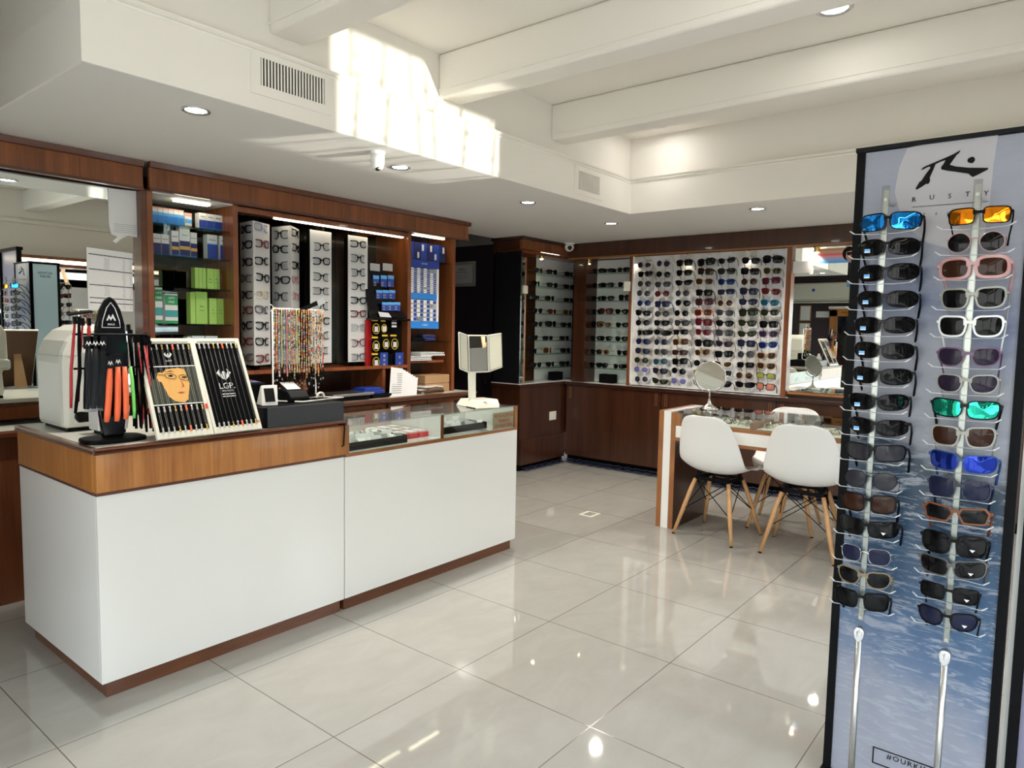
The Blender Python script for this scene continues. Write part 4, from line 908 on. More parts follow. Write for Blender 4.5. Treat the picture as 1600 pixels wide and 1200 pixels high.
for i in range(7):
    dx = i*.016; a0 = at(608+i*1.5, 617-i*.6, 'y', 1.42)
    pl = MB().prism([(a0.x+dx, 1.42, .833), (a0.x+dx+.10, 1.40, .833), (a0.x+dx+.17, 1.46, 1.03-.012*i), (a0.x+dx+.07, 1.48, 1.045-.014*i)], (.0012, .003, 0))
    b__ = solo('brochure', pl, 'paper', '%s brochure of the leaning fan on the back counter, counted from the left' % ORD[i], 'brochure', 'leaning brochures')
    if i == 0:
        for j in range(10):
            f_ = .12+.075*j; x0 = a0.x+.07*f_*1.0; part('text_line', MB().prism([(a0.x+.015+.07*f_-b__.location.x, 1.4195+.06*f_-b__.location.y-.004, f_*.2), (a0.x+.095+.07*f_-b__.location.x, 1.4035+.06*f_-b__.location.y-.004, f_*.2), (a0.x+.0965+.07*f_-b__.location.x, 1.4045+.06*f_-b__.location.y-.004, f_*.2+.005), (a0.x+.0165+.07*f_-b__.location.x, 1.4205+.06*f_-b__.location.y-.004, f_*.2+.005)], (0, .0005, 0)), 'print_grey', b__)
pp = MB(); rnd2 = random.Random(5)
for i in range(6):
    x0 = 2.93+rnd2.uniform(-.03, .03); y_ = 1.42+rnd2.uniform(0, .03)
    solo('paper_bundle', B(x0, x0+.20, y_, y_+.15, .832+i*.009, .839+i*.009), 'paper' if i % 2 else 'kraft', '%s sheet from the bottom of the paper pile beside the brochures' % ORD[i], 'paper', 'paper pile', bevel=.001)
gl_ = MB().tube([(2.93, 1.40, .848), (2.98, 1.385, .862), (3.04, 1.385, .866), (3.10, 1.39, .858), (3.13, 1.40, .846)], [.012, .020, .022, .02, .01], 8)
solo('leather_glove', gl_, 'brownboard', 'crumpled dark brown leather pouch in front of the paper pile', 'pouch', smooth=True)
# bay three contents
yb3 = 1.51
p, q = at(641, 513, 'y', yb3), at(686, 410, 'y', yb3)
lc_ = thing('contact_lens_dispenser', 'white and blue dispenser cabinet full of small contact lens boxes', 'dispenser', ((p.x+q.x)/2, yb3+.05, p.z))
xl, xr, zb_, zt_ = xR+.008, q.x, p.z, q.z
part('back', B(xl, xr, yb3+.05, yb3+.06, zb_, zt_), 'panel_white', lc_, world=True)
part('side', B(xr-.022, xr, yb3, yb3+.05, zb_+.02, zt_-.03), 'box_white', lc_, world=True)
part('top_sign', B(xl, xr-.0, yb3-.002, yb3+.05, zt_-.055, zt_), 'blue', lc_, world=True, label='blue header sign'); text('ACUVUE', .016, 'white_ink', lc_, ((xl+xr)/2-.01, yb3-.003, zt_-.025))
zm = at(660, 463, 'y', yb3).z
part('middle_sign', B(xl, xr-.022, yb3-.002, yb3+.05, zm-.022, zm+.022), 'cyan', lc_, world=True, label='bright blue middle sign')
part('bottom_sign', B(xl, xr, yb3-.002, yb3+.05, zb_, zb_+.055), 'cyan', lc_, world=True, label='bright blue bottom sign'); text('1-DAY', .022, 'white_ink', lc_, ((xl+xr)/2, yb3-.003, zb_+.027))
nc = 4; cw = (xr-.024-xl)/nc
for zone, (za, zb2, nr) in enumerate(((zm+.024, zt_-.057, 12), (zb_+.057, zm-.024, 5))):
    rh = (zb2-za)/nr
    for c in range(nc):
        for r_ in range(nr):
            if (c, r_, zone) in ((3, 11, 0), (3, 10, 0), (2, 2, 0), (1, 0, 1), (3, 3, 1)): continue
            z = za+r_*rh; x = xl+c*cw
            bx_ = thing('lens_box', 'tiny lens box, %s column, %s from the bottom, %s half of dispenser' % (ORD[c], ORD[r_], ['upper', 'lower'][zone]), 'box', (x+cw/2, yb3+.02, z+.001), group='lens boxes in the dispenser')
            part('carton', B(x+.003, x+cw-.003, yb3+.004, yb3+.048, z+.001, z+rh*.86), 'box_white', bx_, world=True)
            part('printed_band', B(x+cw*.52, x+cw-.004, yb3+.0034, yb3+.004, z+.003, z+rh*.8), 'blue', bx_, world=True)
for i in range(6):
    x = xR+.012+i*.068; h = .135
    b__ = carton(x, x+.066, yb3+.04, 1.853, h, 'blue', [(.0, 1, 'navy' if i % 2 else 'blue')], 'blue lens pack, %s from the left on the top shelf of the end bay' % ORD[i], 'blue lens packs on the top shelf', d=.06)
    part('label', B(x+.012+.02*(i % 2), x+.032+.02*(i % 2), yb3+.0385, yb3+.0394, 1.853+h*(.12 if i % 3 == 1 else .55), 1.853+h*(.45 if i % 3 == 1 else .9)), 'box_white', b__, world=True)
bt = thing('solution_bottle', 'small bottle with green label on the lower shelf of the end bay', 'bottle', (2.905, 1.56, 1.233))
part('body', MB().lathe([(0, 0), (.018, 0), (.018, .065), (.012, .075), (0, .075)], 14), 'lime', bt, smooth=True); part('cap', MB().lathe([(0, .075), (.011, .075), (.011, .10), (0, .10)], 12), 'blue', bt)
for i, (x, z) in enumerate(((3.13, 1.233), (3.13, 1.258), (3.02, 1.233))):
    solo('glasses_case', MB().prism([(x-.065, 1.56, z), (x+.065, 1.56, z), (x+.075, 1.56, z+.012), (x+.06, 1.56, z+.024), (x-.06, 1.56, z+.024), (x-.075, 1.56, z+.012)], (0, .07, 0)), 'navy' if i < 2 else 'black_plastic', ['lower navy glasses case on the glass shelf', 'upper navy glasses case on the glass shelf', 'black glasses case behind the navy cases'][i], 'glasses case', bevel=.005)
for i in range(9):
    xx = 2.885+(.0 if i < 5 else .10)+rnd2.uniform(-.004, .004); solo('paper_sheet', B(xx, xx+(.22 if i < 5 else .26), 1.50+rnd2.uniform(0, .02), 1.72, 1.083+i*.007, 1.0885+i*.007), 'paper', '%s stack layer of white forms on the wooden shelf, from the bottom' % ORD[i], 'paper', 'stack of white forms')
for i in range(2): solo('cardboard_box', B(3.03, 3.30, 1.50, 1.70, .832+i*.068, .897+i*.068), 'kraft', '%s flat brown cardboard box at the right end of the back counter' % ['lower', 'upper'][i], 'box', 'brown boxes', bevel=.002)
solo('dark_box', B(2.93, 3.02, 1.62, 1.80, .832, .93), 'brownboard', 'dark brown box behind the paper pile', 'box', bevel=.002)
# paper list and torn notice on the wall mirror
ym = 1.546
def quad(pts, m_, name, par, off=(0, .0015, 0)): return part(name, MB().prism([tuple(p) for p in pts], off), m_, par, world=True)
a, b_, c, d = at(135, 386, 'y', ym), at(207, 396, 'y', ym), at(208, 487, 'y', ym), at(138, 484, 'y', ym)
pl = thing('price_list', 'long printed price list taped on the wall mirror', 'notice', ((a.x+b_.x)/2, ym, c.z))
quad([a, b_, c, d], 'paper', 'sheet', pl)
for f_ in (.10, .34, .59, .80, .88):
    L, R_ = a.lerp(d, f_), b_.lerp(c, f_); quad([L+Vector((.008, -.001, .002)), R_+Vector((0, -.001, .002)), R_+Vector((0, -.001, -.002)), L+Vector((.008, -.001, -.002))], 'ink', 'ruled_line', pl, (0, .0004, 0))
for cx_, w2 in ((.42, .06), (.80, .03), (.95, .02)):
    for f_ in [j*.021+.14 for j in range(40)]:
        if min(abs(f_-g) for g in (.34, .59, .80, .88)) < .018: continue
        L = a.lerp(d, f_); R_ = b_.lerp(c, f_); C_ = L.lerp(R_, cx_-w2/1+.01*math.sin(f_*40)); D_ = L.lerp(R_, cx_+w2)
        if cx_ == .42 and int(f_*100) % 2 == 0 or cx_ != .42: quad([C_+Vector((0, -.0008, .0012)), D_+Vector((0, -.0008, .0012)), D_+Vector((0, -.0008, -.0012)), C_+Vector((0, -.0008, -.0012))], 'paper_grey', 'text_line', pl, (0, .0003, 0))
pts = [at(px, py, 'y', ym) for px, py in ((169, 294), (226, 300), (226, 374), (214, 371), (200, 368), (190, 373), (181, 380), (176, 377), (183, 370), (174, 366), (170, 350))]
tn = thing('notice', 'torn cream paper sheet taped near the top of the wall mirror', 'notice', (pts[0].x, ym, pts[6].z))
quad(pts, 'paper', 'sheet', tn)
for i in range(5):
    L, R_ = at(178, 350+i*3.0, 'y', ym-.001), at(218, 354+i*3.0, 'y', ym-.001); quad([L, R_, R_+Vector((0, 0, .003)), L+Vector((0, 0, .003))], 'paper_grey', 'text_line', tn, (0, .0004, 0))
# ================================================================ FRONT COUNTER
x0c, xm, x1c, yf, yk = 0.20, 1.248, 2.528, 0.18, 0.98
fc = thing('sales_counter', 'white laminate sales counter with a golden wood band and cream top', 'counter', ((x0c+xm)/2, (yf+yk)/2, 0))
part('front_panel', B(x0c, xm-.002, yf, yf+.018, .062, .740), 'laminate', fc, world=True, bevel=.0015)
part('side_panel', B(x0c, x0c+.018, yf+.018, yk, .062, .740), 'laminate', fc, world=True, bevel=.0015)
part('rear_panel', B(x0c+.018, xm-.002, yk-.018, yk, .062, .86), 'mahog', fc, world=True)
part('wood_band', B(x0c-.001, xm+.004, yf-.003, yf+.03, .748, .884), 'oak', fc, world=True)
part('wood_band', B(x0c-.003, x0c+.03, yf+.03, yk, .748, .884), 'oak', fc, world=True)
part('band_moulding', B(x0c-.005, xm+.004, yf-.006, yf+.02, .738, .749), 'trim', fc, world=True, bevel=.002)
part('band_moulding', B(x0c-.006, x0c+.02, yf+.02, yk, .738, .749), 'trim', fc, world=True, bevel=.002)
mo = lambda s: [(0, .882), (-.006, .884), (-.010, .889), (-.004, .893), (-.010, .899), (-.006, .904), (.012, .9055), (.012, .882)]
part('edge_moulding', MB().prism([(x0c-.006, yf-.004+a_, b_) for a_, b_ in mo(0)], (xm+.010-x0c, 0, 0)), 'trim', fc, world=True)
part('edge_moulding', MB().prism([(x0c-.004+a_, yf-.008, b_) for a_, b_ in mo(0)], (0, yk-yf+.01, 0)), 'trim', fc, world=True)
part('worktop', B(x0c+.006, xm, yf+.006, yk, .884, .905), 'worktop', fc, world=True)
part('plinth', B(x0c+.022, xm-.012, yf+.022, yk-.04, 0, .062), 'plinth', fc, world=True)
part('interior', B(x0c+.03, xm-.01, yf+.03, yk-.03, .062, .88), 'mahog', fc, world=True)
# glass display half
dcx = thing('glass_display_counter', 'white display counter with a glass case on top, right of the sales counter', 'display counter', ((xm+x1c)/2, .4, 0))
part('front_panel', B(xm+.004, x1c, yf, yf+.018, .062, .735), 'laminate', dcx, world=True, bevel=.0015)
part('side_panel', B(x1c-.018, x1c, yf+.018, .60, .062, .735), 'laminate', dcx, world=True)
part('body', B(xm+.01, x1c-.02, yf+.02, .60, .062, .735), 'laminate', dcx, world=True)
part('plinth', B(xm+.012, x1c-.022, yf+.022, .58, 0, .062), 'plinth', dcx, world=True)
part('bottom_rail', B(xm+.004, x1c, yf-.002, .60, .735, .750), 'edge', dcx, world=True, label='brown wooden bottom rail')
part('end_post', B(x1c-.024, x1c, yf-.001, .60, .750, .878), 'edge', dcx, world=True, label='wooden end panel')
part('end_post', B(xm-.0, xm+.026, yf-.001, .60, .750, .884), 'edge', dcx, world=True, label='wooden end panel')
xd = 1.895
dv = part('divider', B(xd-.009, xd+.009, yf+.013, .585, .750, .877), 'laminate', dcx, world=True, label='white divider with a wooden front edge'); part('wooden_edge', B(xd-.009, xd+.009, yf+.006, yf+.0125, .750, .877).xf(Matrix.Translation(-dcx.location)), 'edge', dv)
part('inner_lining', B(x1c-.027, x1c-.0242, yf+.012, .585, .754, .877), 'laminate', dcx, world=True)
part('back_panel', B(xm+.026, x1c-.024, .585, .60, .750, .877), 'laminate', dcx, world=True, label='white back panel')
part('floor_panel', B(xm+.026, x1c-.024, yf+.01, .585, .750, .754), 'laminate', dcx, world=True)
part('front_glass', B(xm+.026, x1c-.024, yf, yf+.005, .750, .877), 'glass', dcx, world=True)
part('top_glass', B(xm+.020, x1c+.006, yf-.008, .605, .878, .885), 'glass_top', dcx, world=True)
# contents: trays of packets
r3 = random.Random(11)
def packet_tray(xa, xb_, ya, yb_, lab, n, tag_):
    t_ = thing('black_tray', lab, 'tray', ((xa+xb_)/2, (ya+yb_)/2, .755))
    mb = B(xa, xb_, ya, yb_, .755, .759); mb.box(xa, xb_, ya, ya+.006, .755, .792); mb.box(xa, xb_, yb_-.006, yb_, .755, .792); mb.box(xa, xa+.006, ya, yb_, .755, .792); mb.box(xb_-.006, xb_, ya, yb_, .755, .792)
    part('tray', mb, 'black_plastic', t_, world=True)
    k_ = 0
    for row in range(3):
        for c in range(n):
            x = xa+.03+(xb_-xa-.06)*c/(n-1); y = ya+.035+row*(yb_-ya-.07)/2
            o = link('packet', B(-.026, .026, -.020, .020, 0, .004).mesh('packet') if k_ == 0 else pk, 'paper' if r3.random() < .7 else 'silver', None, (x+r3.uniform(-.006, .006), y, .782+r3.uniform(0, .006))); pk = o.data if k_ == 0 else pk
            o.rotation_euler = (.9+r3.uniform(-.25, .25), r3.uniform(-.15, .15), r3.uniform(-.5, .5)); k_ += 1
            tag(o, 'small silver-white packet, %s row, %s from the left in the %s black tray' % (['front', 'middle', 'back'][row], ORD[c], tag_), 'packet', 'packets in the %s tray' % tag_)
packet_tray(xm+.035, 1.665, yf+.03, .47, 'black tray of silver packets at the left of the glass case', 10, 'left')
packet_tray(xd+.02, 2.34, yf+.08, .52, 'black tray of silver packets in the right half of the glass case', 9, 'right')
for i in range(3):
    for j in range(3):
        xa = 1.672+.072*i; ya = yf+.10+.10*j; zz = .755
        b__ = thing('case_box', 'small red and white box, %s row, %s from the left in the glass case' % (['front', 'middle', 'back'][j], ORD[i]), 'box', (xa+.033, ya+.045, zz), group='red and white boxes')
        part('base', B(xa, xa+.066, ya, ya+.092, zz, zz+.026), 'pinkred', b__, world=True, bevel=.002); part('top', B(xa+.006, xa+.060, ya+.006, ya+.086, zz+.026, zz+.034), 'box_white', b__, world=True)
sg = thing('counter_sign', 'tan notice with red lettering leaning at the right end of the glass case', 'sign', (2.42, yf+.012, .755))
part('board', B(2.318, 2.502, yf+.010, yf+.016, .754, .850), 'tan_sign', sg, world=True, bevel=.001)
for i, s_ in enumerate(('NO SE ACEPTAN', 'TRABAJOS', 'SIN DEJAR SEÑA')): text(s_, .028, 'rust_ink', sg, (2.41, yf+.0088, .829-.029*i), spacing=1.0, bold=.03, sx=.80)
# ---- big white optical machine
mc_ = thing('lensmeter', 'large cream optical measuring machine at the left end of the counter', 'optical machine', (.375, .75, .905))
pr = [(-.17, .012), (-.172, .27), (-.165, .315), (-.14, .358), (-.09, .398), (-.02, .420), (.08, .424), (.15, .405), (.175, .36), (.18, .20), (.14, .14), (.15, .012)]
pr = [(a_*.72, b_) for a_, b_ in pr]
part('body', MB().prism([(a_, -.115, b_) for a_, b_ in pr], (0, .28, 0)), 'device', mc_, smooth=False, bevel=.022)
part('seam', MB().tube([(-.1250, .16, .318-.02), (-.1250, -.09, .300), (-.115, -.1165, .302), (-.05, -.1165, .302), (.05, -.1165, .285)], .0012, 5), 'grey_plastic', mc_)
ar = [(-.12, .03), (-.12, .25), (-.10, .295), (-.06, .315), (.06, .320), (.11, .30), (.13, .2), (.10, .05)]
ar = [(a_*.72, b_) for a_, b_ in ar]
part('front_cover', MB().prism([(a_, -.123, b_) for a_, b_ in ar], (0, .012, 0)), 'device', mc_, bevel=.006)
part('dark_recess', MB().prism([(a_, -.130, b_) for a_, b_ in ((-.085, .055), (-.083, .072), (-.07, .080), (-.005, .076), (-.005, .037), (-.07, .036))], (0, .010, 0)), 'black_gloss', mc_, bevel=.004)
part('foot', B(-.10, .10, -.10, .15, 0, .014), 'black_plastic', mc_)
part('screen_housing', B(-.03, .09, .165, .20, .26, .38), 'device', mc_, bevel=.01); part('screen', B(-.015, .075, .199, .203, .275, .365), 'black_gloss', mc_); part('chin_rest', B(-.06, .12, .165, .24, .16, .22), 'device', mc_, bevel=.015)
p = at(141, 688, 'z', .905)
gb = thing('printer', 'small grey plastic box beside the cream optical machine', 'box', (.375, .52, .905))
part('housing', MB().prism([(-.055, -.04, .015), (.055, -.04, .015), (.062, -.05, .110), (-.060, -.05, .110)], (0, .09, 0)), 'grey_plastic', gb, bevel=.005, label='pale grey housing'); gb.children[0].material_slots[0].material = M['panel_white']
part('foot', B(-.04, .05, -.03, .04, 0, .015), 'black_plastic', gb)
# ---- surfboard strap display
ss = thing('strap_display', 'black surfboard-shaped countertop display for sunglasses straps', 'display stand', (.310, .315, .905))
part('base', MB().prism([(.105*math.copysign(abs(math.cos(t_))**.6, math.cos(t_)), .075*math.copysign(abs(math.sin(t_))**.6, math.sin(t_)), 0) for t_ in [i*PI/16 for i in range(32)]], (0, 0, .016)), 'black_plastic', ss, bevel=.005)
sb = [(-.036, .016), (-.046, .10), (-.056, .22), (-.058, .33), (-.050, .42), (-.036, .478), (-.018, .513), (0, .527), (.018, .513), (.036, .478), (.050, .42), (.058, .33), (.056, .22), (.046, .10), (.036, .016)]
part('board', MB().prism([(a_, -.008, b_) for a_, b_ in sb], (0, .02, 0)), 'black_gloss', ss, bevel=.005)
tri = [(-.031, .415), (-.028, .44), (-.014, .485), (0, .505), (.014, .485), (.028, .44), (.031, .415)]
part('white_outline', MB().tube([(a_, -.0095, b_) for a_, b_ in tri+[tri[0]]], .0014, 6), 'white_ink', ss)
part('emblem', MB().prism([(a_, -.0088, b_) for a_, b_ in ((-.016, .440), (-.007, .462), (-.001, .450), (.006, .464), (.017, .440), (.011, .440), (.006, .451), (-.001, .440), (-.007, .450), (-.010, .440))], (0, -.0012, 0)), 'white_ink', ss, label='white wave emblem')
text('MAUI', .010, 'white_ink', ss, (0, -.0095, .426), world=False)
for z_ in (.39, .27): part('hook_bar', MB().tube([(-.13, -.02, z_), (.12, -.02, z_)], .004, 6), 'black_plastic', ss)
SX, SY, SZ_ = ss.location
def strap(dx, dy, ztop, zbot, w, m_, lab, sway=0, cap=True, grp='straps on the surfboard display', lean=0):
    s = thing('sunglasses_strap', lab, 'strap', (SX+dx, SY+dy, zbot), group=grp)
    L = ztop-zbot; P = [(lean*.0, 0, L), (lean*.3+sway*.4, -.004, L*.75), (lean*.6+sway, -.006, L*.45), (lean*.9+sway*.3, -.004, L*.15), (lean, 0, 0)]
    part('band', MB().tube(P, [w*.75, w, w, w, w*.8], 10), m_, s, smooth=True)
    if cap: part('header_card', B(-w*1.3, w*1.3, -.003, .001, L, L+.045), 'charcoal', s, label='dark header card'); part('printed_emblem', MB().prism([(-w*.9, -.0035, L+.012), (-w*.4, -.0035, L+.028), (0, -.0035, L+.018), (w*.4, -.0035, L+.028), (w*.9, -.0035, L+.012), (w*.4, -.0035, L+.020), (0, -.0035, L+.010), (-w*.4, -.0035, L+.020)], (0, -.0006, 0)), 'white_ink', s)
    return s
strap(-.028, -.062, 1.175, .985, .0105, 'orange', 'leftmost of the three orange foam sunglasses straps', lean=-.016)
strap(-.002, -.062, 1.180, .985, .0105, 'orange', 'middle of the three orange foam sunglasses straps', lean=-.008)
strap(.019, -.066, 1.180, .990, .0095, 'orange', 'rightmost of the three orange foam sunglasses straps', cap=False)
strap(.042, -.060, 1.180, .990, .0060, 'lime', 'bright green foam strap beside the orange ones', cap=False, lean=.008)
for i, (dx, m_, l_) in enumerate(((-.090, 'black_plastic', 'blackish cellophane-wrapped strap, leftmost of the packed ones'), (-.068, 'charcoal', 'charcoal cellophane-wrapped strap behind the orange straps'), (-.046, 'black_matte', 'black packed strap just left of the orange straps'))):
    s = strap(dx, -.045, 1.245, 1.035, .012, m_, l_, lean=-.012, grp='packed straps')
    part('wrapper', B(-.018, .014, -.018, .010, -.01, .20), 'cellophane', s, label='clear plastic wrapper')
for i, (dx, dy, zt, zb_, w, m_, l_) in enumerate(((-.125, -.030, 1.335, 1.04, .005, 'red', 'red cord strap hanging at the far left of the surfboard display'), (-.112, -.030, 1.335, 1.02, .006, 'black_matte', 'black neoprene strap next to the leftmost red one'), (-.100, -.028, 1.330, 1.06, .004, 'red', 'thin red strap between two black straps'), (-.080, -.03, 1.33, 1.25, .006, 'red', 'short red strap near the top bar'),
        (.072, -.03, 1.27, .95, .004, 'black_matte', 'black cord right beside the surfboard display edge'), (.082, -.03, 1.27, .96, .0022, 'pinkred', 'thin bright red cord right of the surfboard display'), (.094, -.03, 1.26, .93, .005, 'black_matte', 'second black cord right of the surfboard display'), (.103, -.03, 1.27, 1.02, .0035, 'paper', 'white cord among the black cords'), (.112, -.035, 1.26, .95, .0022, 'pinkred', 'second thin red cord, near the picture display'), (.120, -.03, 1.27, .93, .006, 'black_matte', 'thick black cord near the picture display'), (.128, -.02, 1.25, .96, .002, 'screen_violet', 'thin violet cord at the far right'), (.066, .01, 1.31, .95, .006, 'black_matte', 'black cord high behind the surfboard edge'), (.076, .015, 1.29, .94, .006, 'charcoal', 'dark cord hanging behind the first thin red cord'), (.098, -.045, 1.26, 1.0, .0024, 'pinkred', 'short thin red cord in front of the black cords'), (.117, -.012, 1.28, .94, .006, 'black_plastic', 'glossy black cord second from the right end'), (.088, .0, 1.27, .94, .005, 'charcoal', 'charcoal cord behind the thin red cords'), (.108, .005, 1.27, .94, .006, 'charcoal', 'charcoal cord behind the white cord'))):
    s = strap(dx, dy, zt, zb_, w, m_, l_, sway=(.008 if i % 2 else -.006), cap=False, lean=(-.02 if dx < 0 else .012))
    part('toggle', B(-.005, .005, -.006, .006, zt-zb_-.004, zt-zb_+.022), 'black_plastic', s)
pc = thing('price_card', 'white card with black clip on top of the left straps', 'card', (SX-.100, SY-.02, 1.33)); part('card', B(-.028, .010, -.01, .012, .012, .024), 'paper', pc); part('clip', MB().prism([(-.045, -.02, .028), (.03, -.02, .042), (.034, .02, .046), (-.04, .02, .034)], (0, 0, .005)), 'black_plastic', pc)
# ---- two chain displays leaning back (LGP)
simple('print_dark', (0.03, 0.035, 0.02), 0.5); simple('cord_grey', (0.045, 0.045, 0.05), 0.4)
def chain_display(x0, w, lab, kind):
    H = .405; d = thing('chain_display', lab, 'display stand', (x0+w/2, .172, .912), group='chain displays')
    ang = .44; d.rotation_euler = (-ang, 0, 0.02 if kind else -.02)
    fr = B(-w/2, -w/2+.012, -.006, .010, 0, H); fr.box(w/2-.012, w/2, -.006, .010, 0, H); fr.box(-w/2+.012, w/2-.012, -.006, .010, 0, .026); fr.box(-w/2+.012, w/2-.012, -.006, .010, H-.022, H)
    part('frame', fr, 'cream_plastic', d, bevel=.0012)
    part('inlay', B(-w/2+.012, w/2-.012, .000, .004, .026, H-.022), 'black_matte', d, label='black inlay')
    part('backboard', B(-w/2+.004, w/2-.004, .010, .014, .004, H-.004), 'brownboard', d, label='brown backing board')
    st = part('strut', MB().prism([(-.02, .014, .24), (.02, .014, .24), (.035, .15, .074), (-.035, .15, .074)], (0, .003, 0)), 'kraft', d, label='brown easel strut')
    part('hook', B(-w/2+.02, w/2-.02, -.008, -.004, H-.018, H-.014), 'silver', d)
    def logo(cx, cz, s):
        L1 = [(-.9, .25), (-.45, .75), (-.55, .40), (-.30, .05), (-.12, -.62), (-.55, -.25)]
        for sg_ in (1, -1): part('emblem', MB().prism([(cx+sg_*a_*s, -.0006, cz+b_*s) for a_, b_ in L1], (0, -.0012, 0)), 'white_ink', d, label='white winged diamond emblem')
        part('emblem', MB().prism([(cx+a_*s, -.0006, cz+b_*s) for a_, b_ in ((-.20, .35), (0, .50), (.20, .35), (.16, -.10), (0, -.70), (-.16, -.10))], (0, -.0012, 0)), 'white_ink', d, label='white teardrop emblem')
    if kind == 0:
        ph = B(-w/2+.012, w/2-.012, -.0004, .0002, .135, .285); part('portrait_print', ph, 'print_dark', d, label='dark photo print of a face')
        fx = [(-.036, .270), (-.052, .262), (-.060, .245), (-.056, .228), (-.046, .226), (-.040, .200), (-.030, .165), (-.010, .145), (.022, .138), (.040, .150), (.044, .168), (.052, .190), (.058, .215), (.055, .245), (.050, .275), (.02, .283), (-.02, .283)]
        part('printed_face', MB().prism([(a_, -.0006, b_) for a_, b_ in fx], (0, -.0008, 0)), 'skin', d, label='amber printed face')
        part('printed_hair', MB().prism([(a_, -.0015, b_) for a_, b_ in ((-.064, .285), (-.066, .262), (-.050, .268), (-.036, .262), (-.02, .278), (.02, .281), (.04, .285))], (0, -.0006, 0)), 'ink', d)
        for ex in (-.008, .044): part('printed_glasses', MB().tube([(ex+.021*math.cos(t_), -.0022, .247+.011*math.sin(t_)-.15*(ex+.021*math.cos(t_))) for t_ in [i*PI/8 for i in range(17)]], .0009, 5), 'ink', d); part('printed_eye', MB().prism([(ex+.010*math.cos(t_), -.0016, .248+.0045*math.sin(t_)-.15*ex) for t_ in [i*PI/5 for i in range(10)]], (0, -.0004, 0)), 'ink', d)
        part('printed_glasses', MB().tube([(-.030, -.0022, .254), (-.052, -.0022, .256)], .0009, 5), 'ink', d)
        part('printed_eyebrow', MB().prism([(-.028, -.0016, .266), (-.004, -.0016, .271), (.012, -.0016, .265), (-.004, -.0016, .267)], (0, -.0004, 0)), 'ink', d)
        part('printed_nose', MB().prism([(.026, -.0016, .238), (.036, -.0016, .204), (.022, -.0016, .198), (.030, -.0016, .206)], (0, -.0004, 0)), 'rust_ink', d)
        part('printed_mouth', MB().prism([(.004, -.0016, .180), (.020, -.0016, .183), (.034, -.0016, .180), (.020, -.0016, .174)], (0, -.0004, 0)), 'rust_ink', d)
        for zz in (.132, .287): part('white_divider', B(-w/2+.012, w/2-.012, -.0014, .0, zz, zz+.004), 'white_ink', d)
        logo(.0, .335, .017); text('L.G.P.', .010, 'white_ink', d, (0, -.001, .312), world=False)
    else:
        logo(.0, .245, .034); text('LGP.', .036, 'white_ink', d, (0, -.001, .196), world=False); text('PROYECTO', .010, 'white_ink', d, (0, -.001, .175), world=False)
        for q in (.160, .150): part('small_print', B(-.028, .028, -.0012, -.0002, q, q+.004), 'white_ink', d)
    part('red_tag', B(w/2-.010, w/2-.001, -.009, -.006, .105, .125) if kind == 0 else B(w/2-.012, w/2-.006, -.009, -.006, .03, .035), 'pinkred', d)
    Mx = Matrix.Translation(d.location) @ Euler(d.rotation_euler).to_matrix().to_4x4()
    n = 9
    for i in range(n):
        x = -w/2+.024+(w-.048)*i/(n-1); ends = ['silver', 'silver', 'silver', 'brass', 'silver', 'orange', 'silver', 'silver', 'brass'][i]
        c = thing('glasses_chain', '%s chain from the left on the %s display' % (ORD[i], ['face picture', 'black LGP'][kind]), 'chain', Mx @ Vector((x, -.010, .012)), group='chains on the %s display' % ['picture', 'LGP'][kind]); c.rotation_euler = d.rotation_euler
        lab = '%s %s with %s ends, %s from the left on the %s display' % (['slim', 'dark'][kind], ['chain', 'cord'][kind], {'silver': 'silver', 'brass': 'gold', 'orange': 'orange'}[ends], ORD[i], ['face picture', 'black LGP'][kind]); c['label'] = lab
        zs = [(.028, .352)] if kind else [(.278, .352), (.03, .115)]
        if kind:
            part('cord', MB().tube([(0, 0, .03), (.002*math.sin(i), .002, .19), (0, 0, .355)], .0014, 6), 'cord_grey', c, smooth=True)
        else:
            for dx in (-.0022, .0022): part('strand', MB().tube([(dx, 0, .02), (dx*1.5, .002, .19), (dx, 0, .355)], .0004, 5), 'silver', c)
        for z_ in ((.018, .355) if kind else (.018, .10, .352)): part('end_fitting', MB().lathe([(0, 0), (.003, 0), (.0042, .006), (.0030, .013), (.004, .020), (0, .024)], 10, (0, 0, z_-.010)), ends, c, smooth=True)
#simple('print_dark', (0.03, 0.035, 0.02), 0.5); simple('cord_grey', (0.045, 0.045, 0.05), 0.4)
chain_display(.405, .212, 'cream-framed chain display with an amber face photo, leaning on the counter', 0)
chain_display(.620, .205, 'cream-framed black chain display with white LGP lettering', 1)
# ---- cash drawer and what stands on it
dr = thing('cash_drawer', 'black metal cash drawer on the sales counter', 'cash drawer', (1.055, .38, .905))
part('housing', B(-.205, .205, -.175, .20, .004, .088), 'black_plastic', dr, bevel=.003)
part('front_plate', B(-.186, .205, -.181, -.1755, .002, .088), 'cashbox', dr, label='textured dark grey front', bevel=.002)
part('foot', B(-.19, .19, -.17, .19, 0, .004), 'black_matte', dr)
zt = .993
pdv = thing('price_display', 'white wedge-shaped desk display with a dark screen on the cash drawer', 'desk display', (.925, .285, zt+.001), -.25)
part('housing', MB().prism([(-.036, -.030, 0), (-.036, .05, 0), (-.026, .025, .082), (-.026, .006, .086)], (.068, 0, 0)), 'white_plastic', pdv, bevel=.003)
part('screen', MB().prism([(-.020, -.0245, .016), (.022, -.0245, .016), (.022, -.0005, .072), (-.020, -.0005, .072)], (0, -.003, .001)), 'black_gloss', pdv)
text('SMART', .007, 'white_ink', pdv, (0, -.0275, .012), (PI/2-.4, 0, 0), world=False)
tm = thing('card_terminal', 'black card payment terminal on the cash drawer behind the bead cords', 'card terminal', (1.09, .34, zt+.001))
